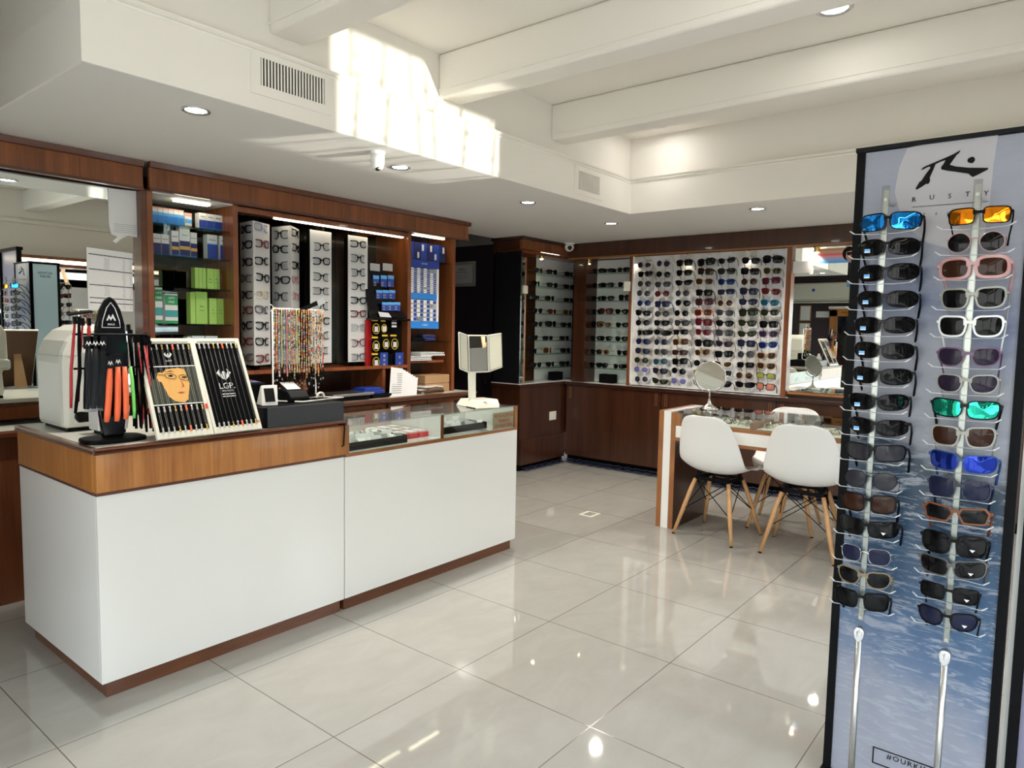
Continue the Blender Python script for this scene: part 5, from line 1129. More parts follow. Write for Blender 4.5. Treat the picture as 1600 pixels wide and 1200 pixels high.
part('body', MB().prism([(-.05, -.05, 0), (-.05, .06, 0), (-.05, .06, .06), (-.05, -.02, .05), (-.05, -.05, .02)], (.10, 0, 0)), 'black_plastic', tm, bevel=.006)
part('receipt', MB().prism([(-.035, .0, .056), (.035, .0, .056), (.025, .045, .085), (-.045, .045, .085)], (0, .001, .001)), 'paper', tm)
rg = thing('receipt_printer', 'black receipt printer with a violet lit panel left of the bead cords', 'printer', (.93, .47, zt+.001))
part('body', B(-.07, .07, -.05, .09, 0, .085), 'black_plastic', rg, bevel=.008); part('lit_panel', MB().prism([(-.055, -.03, .086), (.055, -.03, .086), (.055, .05, .090), (-.055, .05, .090)], (0, 0, .002)), 'screen_violet', rg)
st = thing('stapler', 'small cream tape dispenser at the right end of the cash drawer', 'tape dispenser', (1.225, .33, zt+.001))
part('base', B(-.03, .03, -.02, .02, 0, .008), 'black_plastic', st); part('roll', MB().tube([(-.02*math.cos(t_), 0, .008+.024*math.sin(t_)) for t_ in [i*PI/10 for i in range(11)]], .006, 8), 'cream_plastic', st, smooth=True)
# ---- bead cords on a wire stand
nx0, nx1, ny, nz = 1.023, 1.283, .40, 1.412
ws = thing('cord_stand', 'white wire stand carrying the colourful bead cords', 'display stand', ((nx0+nx1)/2, ny, zt+.001))
wm = MB()
for x in (nx0+.01, nx1-.02): wm.tube([(x, ny+.02, nz), (x, ny+.02, zt+.02), (x+.0, ny-.01, zt+.006)], .0035, 8)
wm.tube([(nx0, ny, nz+.001), (nx1, ny, nz+.001)], .004, 8); wm.tube([(nx0-.03, ny-.01, zt+.006), (nx1-.02, ny-.01, zt+.006), (nx1+.05, ny-.10, zt+.006), (nx0+.06, ny-.14, zt+.006), (nx0-.03, ny-.01, zt+.006)], .0035, 8)
part('wire_frame', wm, 'white_plastic', ws, world=True, smooth=True)
part('ring', MB().tube([(nx0-.012+.014*math.cos(t_), ny, nz+.004+.014*math.sin(t_)) for t_ in [i*PI/8 for i in range(17)]], .002, 6), 'chrome', ws, world=True)
part('base_plate', MB().prism([(nx0+.0, ny-.10, zt+.001), (nx1-.03, ny-.08, zt+.001), (nx1-.03, ny+.02, zt+.001), (nx0, ny+.02, zt+.001)], (0, 0, .003)), 'black_plastic', ws, world=True)
tg = thing('hang_tag', 'grey card tag with a white label stuck over the bead cords', 'tag', (1.22, ny-.015, nz+.0))
part('card', MB().prism([(-.075, 0, .0), (.055, 0, .058), (.066, 0, .038), (-.03, 0, .0)], (0, .001, 0)), 'charcoal', tg); part('label', MB().prism([(.025, -.0006, .046), (.062, -.0006, .063), (.074, -.0006, .036), (.036, -.0006, .018)], (0, .0005, 0)), 'paper', tg)
def bead_mat(i, base):
    r_ = random.Random(i); A = mat('beads_%d' % i, (1, 1, 1), 0.25, coat=.3); t = N(A, 'ShaderNodeTexCoord'); sp_ = N(A, 'ShaderNodeSeparateXYZ'); ln(A, t.outputs['Object'], sp_.inputs[0])
    m1 = N(A, 'ShaderNodeMath', operation='MULTIPLY'); ln(A, sp_.outputs[2], m1.inputs[0]); m1.inputs[1].default_value = 1/.0052
    fl = N(A, 'ShaderNodeMath', operation='FLOOR'); ln(A, m1.outputs[0], fl.inputs[0])
    ad = N(A, 'ShaderNodeMath', operation='ADD'); ln(A, fl.outputs[0], ad.inputs[0]); ad.inputs[1].default_value = i*37.3
    wn = N(A, 'ShaderNodeTexWhiteNoise', noise_dimensions='1D'); ln(A, ad.outputs[0], wn.inputs['W'])
    pal = {'mix': [(.75, .10, .04), (.80, .65, .10), (.06, .30, .12), (.75, .72, .66), (.08, .18, .45), (.85, .30, .05), (.03, .03, .03), (.70, .45, .30)],
           'red': [(.75, .10, .04), (.80, .30, .08), (.75, .70, .60), (.55, .04, .04), (.80, .55, .12)], 'grey': [(.35, .36, .38), (.10, .10, .10), (.7, .7, .68), (.55, .20, .08), (.25, .32, .42)],
           'yel': [(.78, .74, .20), (.82, .80, .40), (.70, .72, .25)], 'pink': [(.85, .28, .30), (.85, .40, .40)]}[base]
    r__ = ramp(A, [(k_/len(pal), c_) for k_, c_ in enumerate(pal)], wn.outputs['Value'], 'CONSTANT'); ln(A, r__.outputs[0], bsdf(A).inputs['Base Color']); return A
kinds = ['mix', 'red', 'grey', 'mix', 'yel', 'grey', 'red', 'pink', 'mix', 'grey', 'red', 'mix', 'grey', 'yel', 'mix', 'grey', 'red', 'mix', 'yel', 'red', 'mix', 'grey', 'red', 'mix', 'yel', 'mix', 'red', 'grey', 'mix', 'red']
kn = {'mix': 'multicoloured', 'red': 'red and orange', 'grey': 'grey and black', 'yel': 'yellow', 'pink': 'pink'}
for i, kd in enumerate(kinds):
    x = nx0+.004+(nx1-nx0-.008)*i/(len(kinds)-1); y = ny-.004-.006*(i % 3); zb = 1.125+r3.uniform(-.035, .02)
    c = thing('bead_cord', '%s bead cord for eyeglasses, %s from the left on the wire stand' % (kn[kd], ORD[i]), 'bead cord', (x, y, zb), group='bead cords on the wire stand')
    bm_ = MB(); L = nz-zb
    for s_ in (-1, 1):
        n = int(L/.0052); P = []; R_ = []
        for k_ in range(n*2+1):
            z_ = L-k_*.0026; P.append((s_*.0026+.0012*math.sin(z_*60+i), s_*.003, z_)); R_.append(.0036 if k_ % 2 else .0022)
        bm_.tube(P, R_, 5)
    part('beads', bm_, bead_mat(i, kd), c, smooth=True)
    e_ = MB()
    for s_ in (-1, 1):
        dz = -.045 if (i+s_) % 3 else -.03
        e_.tube([(s_*.0022, s_*.003, 0), (s_*.005, s_*.003, dz*.5), (s_*.003, s_*.003, dz)], [.0018, .0022, .0012], 6)
    part('rubber_ends', e_, 'black_plastic', c, smooth=True)
    part('bead_drop', MB().lathe([(0, -.006), (.0035, -.003), (.0035, .002), (0, .006)], 8, (0, 0, -.05)), 'silver', c, smooth=True)
# cable at the wood band end
solo('cable', MB().tube([(1.205, yf-.010, .892), (1.235, yf-.014, .893), (1.240, yf-.012, .875), (1.238, yf-.010, .83), (1.236, yf-.010, .795), (1.226, yf-.010, .79)], .0035, 8), 'black_plastic', 'short black cable hooked over the right end of the golden wood band', 'cable', smooth=True)
# ---- three-panel mirror on the glass case
tmx = thing('trifold_mirror', 'cream three-panel fitting mirror on a pedestal standing on the glass counter', 'mirror', (2.285, .285, .886), math.radians(-19))
part('base', MB().prism([(-.075, -.115, 0), (-.085, .115, 0), (-.062, .10, .040), (-.055, -.060, .044), (-.065, -.100, .018)], (.155, 0, 0)), 'cream_plastic', tmx, bevel=.004)
part('base_foot', B(-.078, .072, -.105, .105, -.0005, .004), 'black_matte', tmx)
part('logo_plate', MB().lathe([(0, 0), (.010, 0), (.010, .002), (0, .002)], 16, (0, -.082, .034)), 'white_plastic', tmx)
part('neck', MB().prism([(-.072, -.015, .040), (-.028, -.025, .040), (-.002, .030, .30), (-.050, .040, .30)], (.018, .030, 0)), 'cream_plastic', tmx, bevel=.006)
simple('cream_reflection', (0.74, 0.72, 0.58), 0.12)  # wing glass colour holds the cream wall it would reflect
hd = thing('h', None, None); hd.name = 'mirror_head'; hd.parent = tmx; hd.location = (.005, .005, .305); hd.rotation_euler = (-.09, .0, .0)
def panel(xa, xb_, ya, yb_, za0, za1, zb0, zb1, cen):
    P = [(xa, ya, za0), (xb_, yb_, zb0), (xb_, yb_, zb1), (xa, ya, za1)]
    f_ = part('mirror_panel' if cen else 'mirror_wing', MB().prism(P, (0, .014, 0)), 'cream_plastic', hd, bevel=.005)
    mx_, mz = (xa+xb_)/2, (za0+za1+zb0+zb1)/4; my = (ya+yb_)/2
    Q = [(mx_+(p_[0]-mx_)*.88, my+(p_[1]-my)*.88-.0008, mz+(p_[2]-mz)*.92) for p_ in P]
    o = link('mirror_glass', MB().prism(Q, (0, .0006, 0)).mesh('mirror_glass'), 'mirror' if cen else 'cream_reflection', f_)
    o2 = link('dark_edge', MB().tube([(a_, b_-.0004, c_) for a_, b_, c_ in Q+[Q[0]]], .0012, 5).mesh('dark_edge'), 'black_matte', f_)
panel(-.068, .062, 0, 0, -.108, .112, -.108, .112, True)
panel(-.135, -.070, -.016, 0, -.085, .128, -.108, .112, False)
panel(.064, .150, 0, -.020, -.108, .112, -.080, .125, False)

# ================================================================ FITTING TABLE
tx0, tx1, ty0, ty1 = 3.57, 4.10, -.232, -1.80
tb = thing('fitting_table', 'narrow wooden fitting table with a glass top and white stripes', 'table', ((tx0+tx1)/2, -1.0, 0))
def upright(yb_, ya):
    w3 = (yb_-ya)/3
    mb = B(tx0, tx1, ya, ya+w3*.85, 0, .80); 
    part('leg_panel', B(tx0, tx1, yb_-w3*.85, yb_, 0, .806), 'edge', tb, world=True); part('leg_panel', B(tx0+.001, tx1-.001, ya+w3*.85, yb_-w3*.85, 0, .805), 'laminate', tb, world=True, label='white laminate stripe'); part('leg_panel', B(tx0, tx1, ya, ya+w3*.85, 0, .80), 'dark', tb, world=True)
    part('leg_edge', B(tx0-.002, tx0, ya, ya+w3*.85, 0, .80), 'edge', tb, world=True)
upright(ty0, ty0-.125); upright(ty1+.125, ty1)
ya, yb_ = ty1+.125, ty0-.125
mb = B(tx0, tx0+.02, ya, yb_, .712, .733); mb.box(tx1-.02, tx1, ya, yb_, .712, .733); part('rail', mb, 'edge', tb, world=True)
part('tray_floor', B(tx0+.02, tx1-.02, ya, yb_, .712, .733), 'mahog_h', tb, world=True)
part('white_band', B(tx0, tx0+.015, ya, yb_, .634, .712), 'laminate', tb, world=True); part('white_band', B(tx1-.015, tx1, ya, yb_, .634, .712), 'laminate', tb, world=True)
part('lower_rail', B(tx0-.001, tx1, ya, yb_, .612, .634), 'edge', tb, world=True)
for y in (yb_, ya+.03, -1.395): part('post', B(tx0, tx0+.03, y-.03, y, .733, .797), 'edge', tb, world=True)
part('front_glass', B(tx0+.004, tx0+.008, ya+.03, yb_-.03, .733, .797), 'glass', tb, world=True)
part('top_glass', B(tx0-.004, tx1+.004, ya, yb_+.002, .798, .806), 'glass_top', tb, world=True)
part('cross_divider', B(tx0+.02, tx1-.02, -.872, -.850, .733, .775), 'edge', tb, world=True)
simple('tray_cream', (0.62, 0.58, 0.48), 0.6)
ti = 0
for (y_a, y_b, n) in ((-.86+.018, -.37, 7), (-1.385, -.88, 7)):
    for (x_a, x_b, rw) in ((tx0+.05, tx0+.26, 'front'), (tx0+.28, tx1-.04, 'rear')):
        solo('glasses_tray', B(x_a, x_b, y_a, y_b, .734, .738), 'tray_cream', 'cream tray of eyeglass frames, %s row, %s half of the table' % (rw, ['left', 'right'][ti // 2]), 'tray', 'eyeglass trays in the table')
        for k_ in range(n):
            y = y_a+.045+(y_b-y_a-.09)*k_/(n-1); fcx = 'sxgkwskxgsykrsx'[(k_*3+ti*5) % 15]; st = ['optic', 'metal', 'rect', 'round'][(k_+ti) % 4]
            glasses(((x_a+x_b)/2+.03, y, .756), r3.uniform(-.4, .4)+PI*(.5 if k_ % 2 else -.5)+PI/2, st, fcx, 'c', '%s %s eyeglasses lying %s from the left in the %s %s table tray' % (CN[fcx], STN[st], ORD[n-1-k_], rw, ['left', 'right'][ti // 2]), 'eyeglasses lying in the table', cat='eyeglasses', tmp='folded', tilt=-.5)
        ti += 1
# round mirror on the table
rm = thing('table_mirror', 'round swivel mirror on a chrome stand on the table', 'mirror', (3.875, -.455, .807), math.radians(-58))
part('base', MB().lathe([(0, 0), (.062, 0), (.064, .006), (.052, .012), (.050, .016), (.030, .026), (.014, .045), (.008, .070), (0, .072)], 28), 'chrome', rm, smooth=True)
part('stem', MB().lathe([(0, .06), (.0055, .06), (.0055, .125), (.008, .130), (0, .134)], 12), 'chrome', rm, smooth=True)
part('yoke', MB().tube([(.112*math.cos(t_), .002, .228+.108*math.sin(t_)) for t_ in [PI*(.02)-PI*i/16*1.02 for i in range(17)]], .003, 8), 'chrome', rm, smooth=True)
Md = Matrix.Translation((0, 0, .232)) @ Matrix.Rotation(PI/2-.30, 4, 'X')
part('rim', MB().tube([tuple(Md @ Vector((.104*math.cos(t_), .084*math.sin(t_)*1.22, 0))) for t_ in [i*PI/18 for i in range(37)]], .005, 8), 'chrome', rm, smooth=True)
part('mirror_glass', MB().lathe([(0, -.002), (.102, -.002), (.102, .003), (0, .003)], 36).xf(Md), 'mirror', rm)
part('pivot_knob', MB().lathe([(0, -.012), (.008, -.010), (.008, .006), (0, .008)], 12).xf(Matrix.Translation((.118, .002, .232)) @ Matrix.Rotation(PI/2, 4, 'Y')), 'chrome', rm, smooth=True)
# ================================================================ CHAIRS
def shell():
    prof = [(.222, .418, .165), (.215, .436, .185), (.17, .441, .205), (.10, .430, .218), (.02, .421, .226), (-.06, .421, .230), (-.115, .433, .232), (-.155, .462, .232), (-.180, .505, .230), (-.197, .56, .222), (-.210, .62, .210), (-.222, .68, .195), (-.233, .735, .178), (-.241, .775, .158), (-.246, .800, .128), (-.248, .812, .07)]
    rows = []
    for i, (y, z, w) in enumerate(prof):
        a_ = prof[max(i-1, 0)]; b__ = prof[min(i+1, len(prof)-1)]; t_ = Vector((b__[0]-a_[0], b__[1]-a_[1])).normalized(); nrm = Vector((t_.y*-1*-1, -t_.x))  # towards the sitter
        nrm = Vector((-t_.y, t_.x)) if False else Vector((t_.y, -t_.x))
        f_ = i/(len(prof)-1); cup = .050*max(0, math.sin(PI*min(1, f_*1.12)))**.7+.010; row = []
        for j in range(13):
            u = -1+j/6; k_ = abs(u)**2.6*cup; row.append((u*w, y+nrm.x*k_, z+nrm.y*k_))
        rows.append(row)
    return rows
SHELL = MB().grid(shell()).mesh('seat_shell', None, True)
CH = {}
def chair(loc, rz, lab, src=None):
    c = thing('shell_chair', lab, 'chair', loc, rz, 'white shell chairs')
    o = link('seat_shell', SHELL, 'chair_white', c); md = o.modifiers.new('th', 'SOLIDIFY'); md.thickness = .007; md.offset = 0; sub(o, 2)
    if not CH:
        for i, (sx, sy) in enumerate(((1, 1), (-1, 1), (1, -1), (-1, -1))):
            CH['leg%d' % i] = MB().tube([(sx*.118, sy*.10, .372), (sx*.138, sy*.122, .30), (sx*.165, sy*.155, .18), (sx*.207, sy*.203, .006)], [.0125, .0145, .0150, .0095], 14).mesh('leg', None, True)
            CH['foot%d' % i] = MB().tube([(sx*.207, sy*.203, .007), (sx*.2085, sy*.205, .0)], .0098, 12).mesh('foot_pad')
        w = MB()
        for (a_, b__) in (((1, 1), (-1, 1)), ((1, -1), (-1, -1)), ((1, 1), (1, -1)), ((-1, 1), (-1, -1))):
            w.tube([(a_[0]*.170, a_[1]*.160, .165), (b__[0]*.112, b__[1]*.095, .375)], .003, 6); w.tube([(b__[0]*.170, b__[1]*.160, .165), (a_[0]*.112, a_[1]*.095, .375)], .003, 6)
        w.tube([(.112, .095, .375), (-.112, -.095, .375)], .003, 6); w.tube([(-.112, .095, .375), (.112, -.095, .375)], .003, 6)
        CH['wire'] = w.mesh('wire_brace')
        p_ = B(-.115, .115, .085, .105, .372, .392); p_.box(-.115, .115, -.105, -.085, .372, .392); p_.box(-.11, -.09, -.09, .09, .372, .392); p_.box(.09, .11, -.09, .09, .372, .392)
        for sx in (-1, 1):
            for sy in (-1, 1): p_.lathe([(0, .39), (.014, .39), (.014, .424), (0, .424)], 12, (sx*.10, sy*.085, 0))
        CH['mount'] = p_.mesh('seat_mount')
    for i in range(4):
        l = link('leg', CH['leg%d' % i], 'beech', c); link('foot_pad', CH['foot%d' % i], 'black_matte', l)
    link('wire_brace', CH['wire'], 'black_plastic', c); link('seat_mount', CH['mount'], 'black_plastic', c)
    return c
chair((3.672, -.632, 0), -PI/2-.10, 'white shell chair with wooden legs, left one in front of the table')
chair((3.700, -1.172, 0), -PI/2+.12, 'white shell chair with wooden legs, right one in front of the table')
chair((4.19, -.905, 0), PI/2+(-.14)*-1-.0, 'white shell chair tucked in on the far side of the table')
# ================================================================ SUNGLASSES STAND
bx, by0, by1, bz = 1.452, -1.893, -2.318, 1.868
def sea(name, zlo, zhi, vertical_axis=2):
    A = mat(name, (0.5, 0.5, 0.5), 0.35); t = N(A, 'ShaderNodeTexCoord'); mp = N(A, 'ShaderNodeMapping'); mp.inputs['Scale'].default_value = (5, 5, 24); mp.inputs['Rotation'].default_value = (.30, 0, 0); ln(A, t.outputs['Object'], mp.inputs[0])
    n1 = N(A, 'ShaderNodeTexNoise', Scale=2.2, Detail=8.0, Roughness=0.68, Distortion=1.0); ln(A, mp.outputs[0], n1.inputs['Vector'])
    n0 = N(A, 'ShaderNodeTexNoise', Scale=4.0, Detail=6.0, Roughness=0.6); ln(A, t.outputs['Object'], n0.inputs['Vector'])
    s_ = N(A, 'ShaderNodeSeparateXYZ'); ln(A, t.outputs['Object'], s_.inputs[0])
    # height plus a slope towards the left and some turbulence
    sl = N(A, 'ShaderNodeMath', operation='MULTIPLY_ADD'); ln(A, s_.outputs[1], sl.inputs[0]); sl.inputs[1].default_value = -.30; ln(A, s_.outputs[2], sl.inputs[2])
    tb_ = N(A, 'ShaderNodeMath', operation='MULTIPLY_ADD'); ln(A, n0.outputs[0], tb_.inputs[0]); tb_.inputs[1].default_value = .35; ln(A, sl.outputs[0], tb_.inputs[2])
    mr = N(A, 'ShaderNodeMapRange'); mr.inputs['From Min'].default_value = zlo; mr.inputs['From Max'].default_value = zhi; ln(A, tb_.outputs[0], mr.inputs[0])
    base = ramp(A, [(.0, (.30, .31, .37)), (.15, (.25, .27, .34)), (.22, (.10, .15, .25)), (.30, (.045, .10, .20)), (.45, (.014, .055, .12)), (.53, (.006, .028, .06)), (.575, (.29, .30, .36)), (.70, (.25, .26, .32)), (.77, (.11, .14, .25)), (.84, (.27, .28, .34))], mr.outputs[0])
    fm_ = ramp(A, [(.50, (0, 0, 0)), (.60, (1, 1, 1))], n1.outputs[0]); mx_ = N(A, 'ShaderNodeMix', data_type='RGBA'); 
    mk = ramp(A, [(.0, (.25, .25, .25)), (.18, (.45, .45, .45)), (.30, (.55, .55, .55)), (.50, (.8, .8, .8)), (.62, (0.1, 0.1, 0.1))], mr.outputs[0]); k_ = N(A, 'ShaderNodeMath', operation='MULTIPLY'); ln(A, fm_.outputs[0], k_.inputs[0]); ln(A, mk.outputs[0], k_.inputs[1]); ln(A, k_.outputs[0], mx_.inputs[0]); ln(A, base.outputs[0], mx_.inputs[6]); mx_.inputs[7].default_value = (.40, .42, .48, 1); ln(A, mx_.outputs[2], bsdf(A).inputs['Base Color'])
    return A
seaM = sea('printed_surf', 0.15, 2.05)
simple('second_art', (0.22, 0.21, 0.30), 0.4); simple('banner_grey', (0.40, 0.385, 0.41), 0.35); simple('acrylic_white', (0.55, 0.56, 0.56), 0.2, coat=.5); simple('side_blue', (0.34, 0.46, 0.52), 0.4)
stn = thing('sunglasses_stand', 'tall black floor stand with a printed ocean wave panel and sunglasses rods', 'display stand', (bx, (by0+by1)/2, 0))
ly0, ly1, lz = .2125-.022, -.2125+.022, 1.845
xk = 1.69-bx
part('body', B(.012, xk-.012, -.205, .205, .03, 1.86), 'black_matte', stn)
mb = B(-.004, .012, .2125-.022, .2125, .03, 1.862); mb.box(-.004, .012, -.2125, -.2125+.022, .03, 1.862); part('frame_edge', mb, 'black_plastic', stn)
part('wave_panel', B(.002, .011, ly1, ly0, .03, 1.858), seaM, stn, label='ocean wave print')
part('top_cap', B(-.008, xk+.006, -.2155, .2155, 1.860, 1.872), 'charcoal', stn)
part('plinth', B(-.02, xk+.02, -.2155, .2155, 0, .03), 'black_plastic', stn)
part('side_print', B(.022, xk-.022, .205, .209, .06, 1.85), 'side_blue', stn, label='pale blue side print')
text('ACTION', .030, 'ink', stn, ((xk)/2, .2095, 1.77), (PI/2, 0, PI), world=False); text('SPORT', .030, 'ink', stn, ((xk)/2, .2095, 1.738), (PI/2, 0, PI), world=False)
part('side_edge', B(-.002, .022, .2045, .2125, .03, 1.86), 'black_plastic', stn); part('side_edge', B(xk-.022, xk, .2045, .2125, .03, 1.86), 'black_plastic', stn)
part('rear_panel', B(xk-.012, xk-.004, -.205, .205, .03, 1.858), 'banner_grey', stn)
# pale sweep behind the logo, the logo, lettering
def bp(px, py, x=bx): p = at(px, py, 'x', x); return (p.x-bx, p.y-stn.location.y, p.z)
sw = [(1418, 231), (1432, 228), (1550, 210), (1560, 209), (1552, 260), (1545, 330), (1535, 380), (1500, 392), (1450, 380), (1410, 350), (1398, 300), (1405, 262)]
part('pale_sweep', MB().prism([bp(*p, bx+.0018) for p in sw], (.0008, 0, 0)), 'banner_grey', stn, label='pale grey printed sweep')
lg_ = [(455, 290), (452, 283), (470, 252), (478, 248), (500, 215), (522, 186), (515, 180), (478, 198), (485, 186), (500, 178), (590, 140), (630, 122), (662, 103), (655, 118), (646, 124), (612, 172), (640, 180), (700, 186), (793, 187), (790, 195), (745, 218), (720, 230), (708, 222), (700, 214), (640, 205), (600, 200), (572, 194), (571, 184), (585, 165), (592, 150), (568, 158), (545, 170), (535, 195), (518, 232), (520, 248), (512, 262), (500, 262), (480, 276)]
part('printed_logo', MB().prism([bp(x/3+1280, y/3+200, bx+.0005) for x, y in lg_], (.001, 0, 0)), 'ink', stn, label='black brushed logo')
cc = bp(1517.5, 250, bx+.0005)
part('printed_logo', MB().prism([(cc[0], cc[1]+.0085*math.cos(t_), cc[2]+.0085*math.sin(t_)*(.95+.1*math.cos(3*t_))) for t_ in [i*PI/8 for i in range(16)]], (.001, 0, 0)), 'ink', stn, label='black logo dot')
RX = (PI/2, 0, -PI/2)
for ch, px, py in (('R', 1428, 312), ('U', 1456, 308.5), ('S', 1484, 306.5), ('T', 1512, 303.5), ('Y', 1541, 302)):
    p = bp(px, py, bx); text(ch, .0175, 'ink', stn, p, RX, world=False)
a, b_ = bp(1425, 324), bp(1545, 315); part('printed_line', MB().prism([(0, a[1], a[2]), (0, b_[1], b_[2]), (0, b_[1], b_[2]+.0013), (0, a[1], a[2]+.0013)], (.001, 0, 0)), 'ink', stn)
for i, ch in enumerate('EYEWEAR'):
    t_ = i/6; p = Vector(bp(1425, 336)).lerp(Vector(bp(1543, 330)), t_); text(ch, .0085, 'ink', stn, p, RX, world=False)
p = bp(1412, 1188); text('#OURKIND', .021, 'ink', stn, (p[0], p[1]-.02, p[2]-.006), RX, world=False, spacing=1.25)
a, b_ = bp(1364, 1166), bp(1470, 1192); hh = .05
fr_ = MB(); y_l, y_r, z_t = a[1], a[1]-.19, a[2]
fr_.box(0, .001, y_r, y_l, z_t-.003, z_t); fr_.box(0, .001, y_r, y_l, z_t-hh, z_t-hh+.003); fr_.box(0, .001, y_l-.003, y_l, z_t-hh, z_t); fr_.box(0, .001, y_r, y_r+.003, z_t-hh, z_t); part('printed_frame', fr_, 'ink', stn)
# rods with their locks
xr_ = 1.345
RODS = []
for nm_, top, bot, lock in (('left', (1388, 290), (1343, 938), (1339, 985)), ('right', (1532, 280), (1478, 968), (1475, 1022))):
    a, b_ = at(*top, 'x', xr_), at(*bot, 'x', xr_); y = (a.y+b_.y)/2; lk = at(*lock, 'x', xr_)
    rd = thing('display_rod', '%s clear rod with lock on the front of the sunglasses stand' % nm_, 'rod', (xr_, y, .02), group='display rods')
    rd.location.z = 0.0
    part('acrylic_bar', B(-.004, .006, -.009, .009, lk.z+.03, a.z), 'acrylic', rd, bevel=.001); part('core_bar', B(.007, .010, -.006, .006, lk.z+.03, a.z-.01), 'silver', rd)
    part('lower_pole', MB().tube([(0, 0, .012), (0, 0, lk.z)], .0085, 12), 'silver', rd, smooth=True)
    part('lock_housing', MB().prism([(-.012, .014*math.cos(t_), lk.z+.0+.014*math.sin(t_)*(2.0 if math.sin(t_) < 0 else 1)) for t_ in [i*PI/10 for i in range(20)]], (.022, 0, 0)), 'silver', rd, bevel=.002)
    part('lock_cylinder', MB().lathe([(0, 0), (.008, 0), (.008, .006), (0, .006)], 16).xf(Matrix.Translation((-.012, 0, lk.z+.002)) @ Matrix.Rotation(-PI/2, 4, 'Y')), 'chrome', rd)
    part('key', B(-.038, -.018, -.001, .001, lk.z-.004, lk.z+.008), 'silver', rd)
    part('foot', MB().lathe([(0, 0), (.03, 0), (.03, .008), (.012, .012), (0, .014)], 18), 'black_plastic', rd, smooth=False)
    for zz in (lk.z+.035, a.z-.04): part('arm', B(.0, bx-xr_-.006, -.004, .004, zz, zz+.008), 'silver', rd)
    RODS.append((rd, y))
LEFT = [(1392, 345, 'sport', 'k', 'mb', 'black sporty sunglasses with bright blue mirror lenses', None), (1390, 385, 'wrap', 'k', 'k', None, 'blue'), (1390, 425, 'wrap', 'k', 'k', None, 'blue'), (1388, 467, 'wrap', 'k', 'k', None, 'blue'), (1383, 508, 'wrap', 'k', 'k', None, 'blue'),
        (1380, 548, 'wrap', 'k', 'k', None, 'blue'), (1377, 588, 'wrap', 'k', 'k', None, 'blue'), (1372, 629, 'wrap', 'k', 'k', None, 'blue'), (1370, 668, 'wrap', 'k', 'k', None, 'blue'), (1366, 708, 'sport', 'k', 'g', 'black sporty sunglasses with grey lenses', None),
        (1361, 751, 'aviator', 'k', 'g', 'thin black aviator sunglasses with pale lenses', None), (1357, 787, 'square', 'k', 'w', 'black flat-top sunglasses with dark brown lenses', None), (1354, 826, 'sport', 'k', 'k', 'black half-rim sport sunglasses', 'white'), (1352, 868, 'metal', 's', 'n', 'silver metal sunglasses with navy lenses', None),
        (1349, 904, 'wayfarer', 'h', 'k', 'clear champagne sunglasses with black lenses', None), (1345, 938, 'square', 'k', 'k', 'chunky square black sunglasses', None)]
RIGHT = [(1533, 336, 'rect', 'k', 'mo', 'black sunglasses with orange mirror lenses', None), (1525, 378, 'round', 'P', 'k', 'thin round pink sunglasses', None), (1521, 418, 'thick', 'P', 'w', 'thick pink oversized sunglasses', None), (1521, 466, 'clearw', 'x', 'k', 'chunky clear grey sunglasses', None), (1517, 510, 'clearw', 'W', 'k', 'chunky white sunglasses with black lenses', None),
         (1514, 558, 'wayfarer', 'p', 'p', 'rounded purple-brown sunglasses', None), (1511, 600, 'wayfarer', 'x', 'p', 'clear rounded sunglasses with purple lenses', None), (1509, 640, 'sport', 'k', 'mg', 'black sporty sunglasses with green mirror lenses', None), (1506, 683, 'clearw', 'x', 'w', 'clear grey square sunglasses with brown lenses', None),
         (1503, 724, 'sport', 'b', 'mn', 'dark blue sporty sunglasses with navy mirror lenses', None), (1500, 765, 'square', 'n', 'n', 'navy squarish sunglasses with indigo lenses', None), (1493, 804, 'hex', 'B', 'k', 'six-sided rust brown sunglasses', None), (1490, 852, 'big', 'k', 'k', 'big square black sunglasses with triangle sticker', 'white'), (1486, 889, 'sport', 'g', 'k', 'dark grey sporty sunglasses with triangle sticker', 'white'),
         (1482, 928, 'rect', 'k', 'k', 'narrow black sunglasses with triangle sticker', 'white'), (1478, 968, 'wayfarer', 'k', 'n', 'rounded black sunglasses, lowest on the right rod', 'white')]
nm16 = ['top', 'second', 'third', 'fourth', 'fifth', 'sixth', 'seventh', 'eighth', 'ninth', 'tenth', 'eleventh', 'twelfth', 'thirteenth', 'fourteenth', 'fifteenth', 'lowest']
for side, LST, (rd, ry) in (('left', LEFT, RODS[0]), ('right', RIGHT, RODS[1])):
    for i, (px, py, st, fcx, lcx, lab, stk) in enumerate(LST):
        xg = xr_-.014; p = at(px, py, 'x', xg); 
        lab = (lab or 'glossy black wraparound sunglasses with small blue sticker') + ', %s on the %s rod' % (nm16[i], side)
        if 'lowest on' in lab: lab = 'rounded black sunglasses, lowest pair on the right rod of the stand'
        g = glasses((xg, ry+(p.y-ry)*.6, p.z), -PI/2+r3.uniform(-.04, .06), st, fcx, lcx, lab, 'sunglasses on the tall stand', tmp='droop', hi=True, sticker=stk, roll=-.01+r3.uniform(-.025, .025))
        # clear hooks of the rod that carry this pair
        part('hook', MB().tube([(-.002, .082, p.z-.020), (-.006, .070, p.z-.028), (.010, .030, p.z-.030), (.004, 0, p.z-.030), (.010, -.030, p.z-.030), (-.006, -.070, p.z-.028), (-.002, -.082, p.z-.020)], [.0007, .0010, .0011, .0011, .0011, .0010, .0007], 6), 'acrylic_white', rd)
        for sg_ in (-1, 1): part('hook_tip', MB().tube([(-.001, sg_*.083, p.z-.019), (-.006, sg_*.071, p.z-.0275)], [.0014, .002], 6), 'acrylic_white', rd)

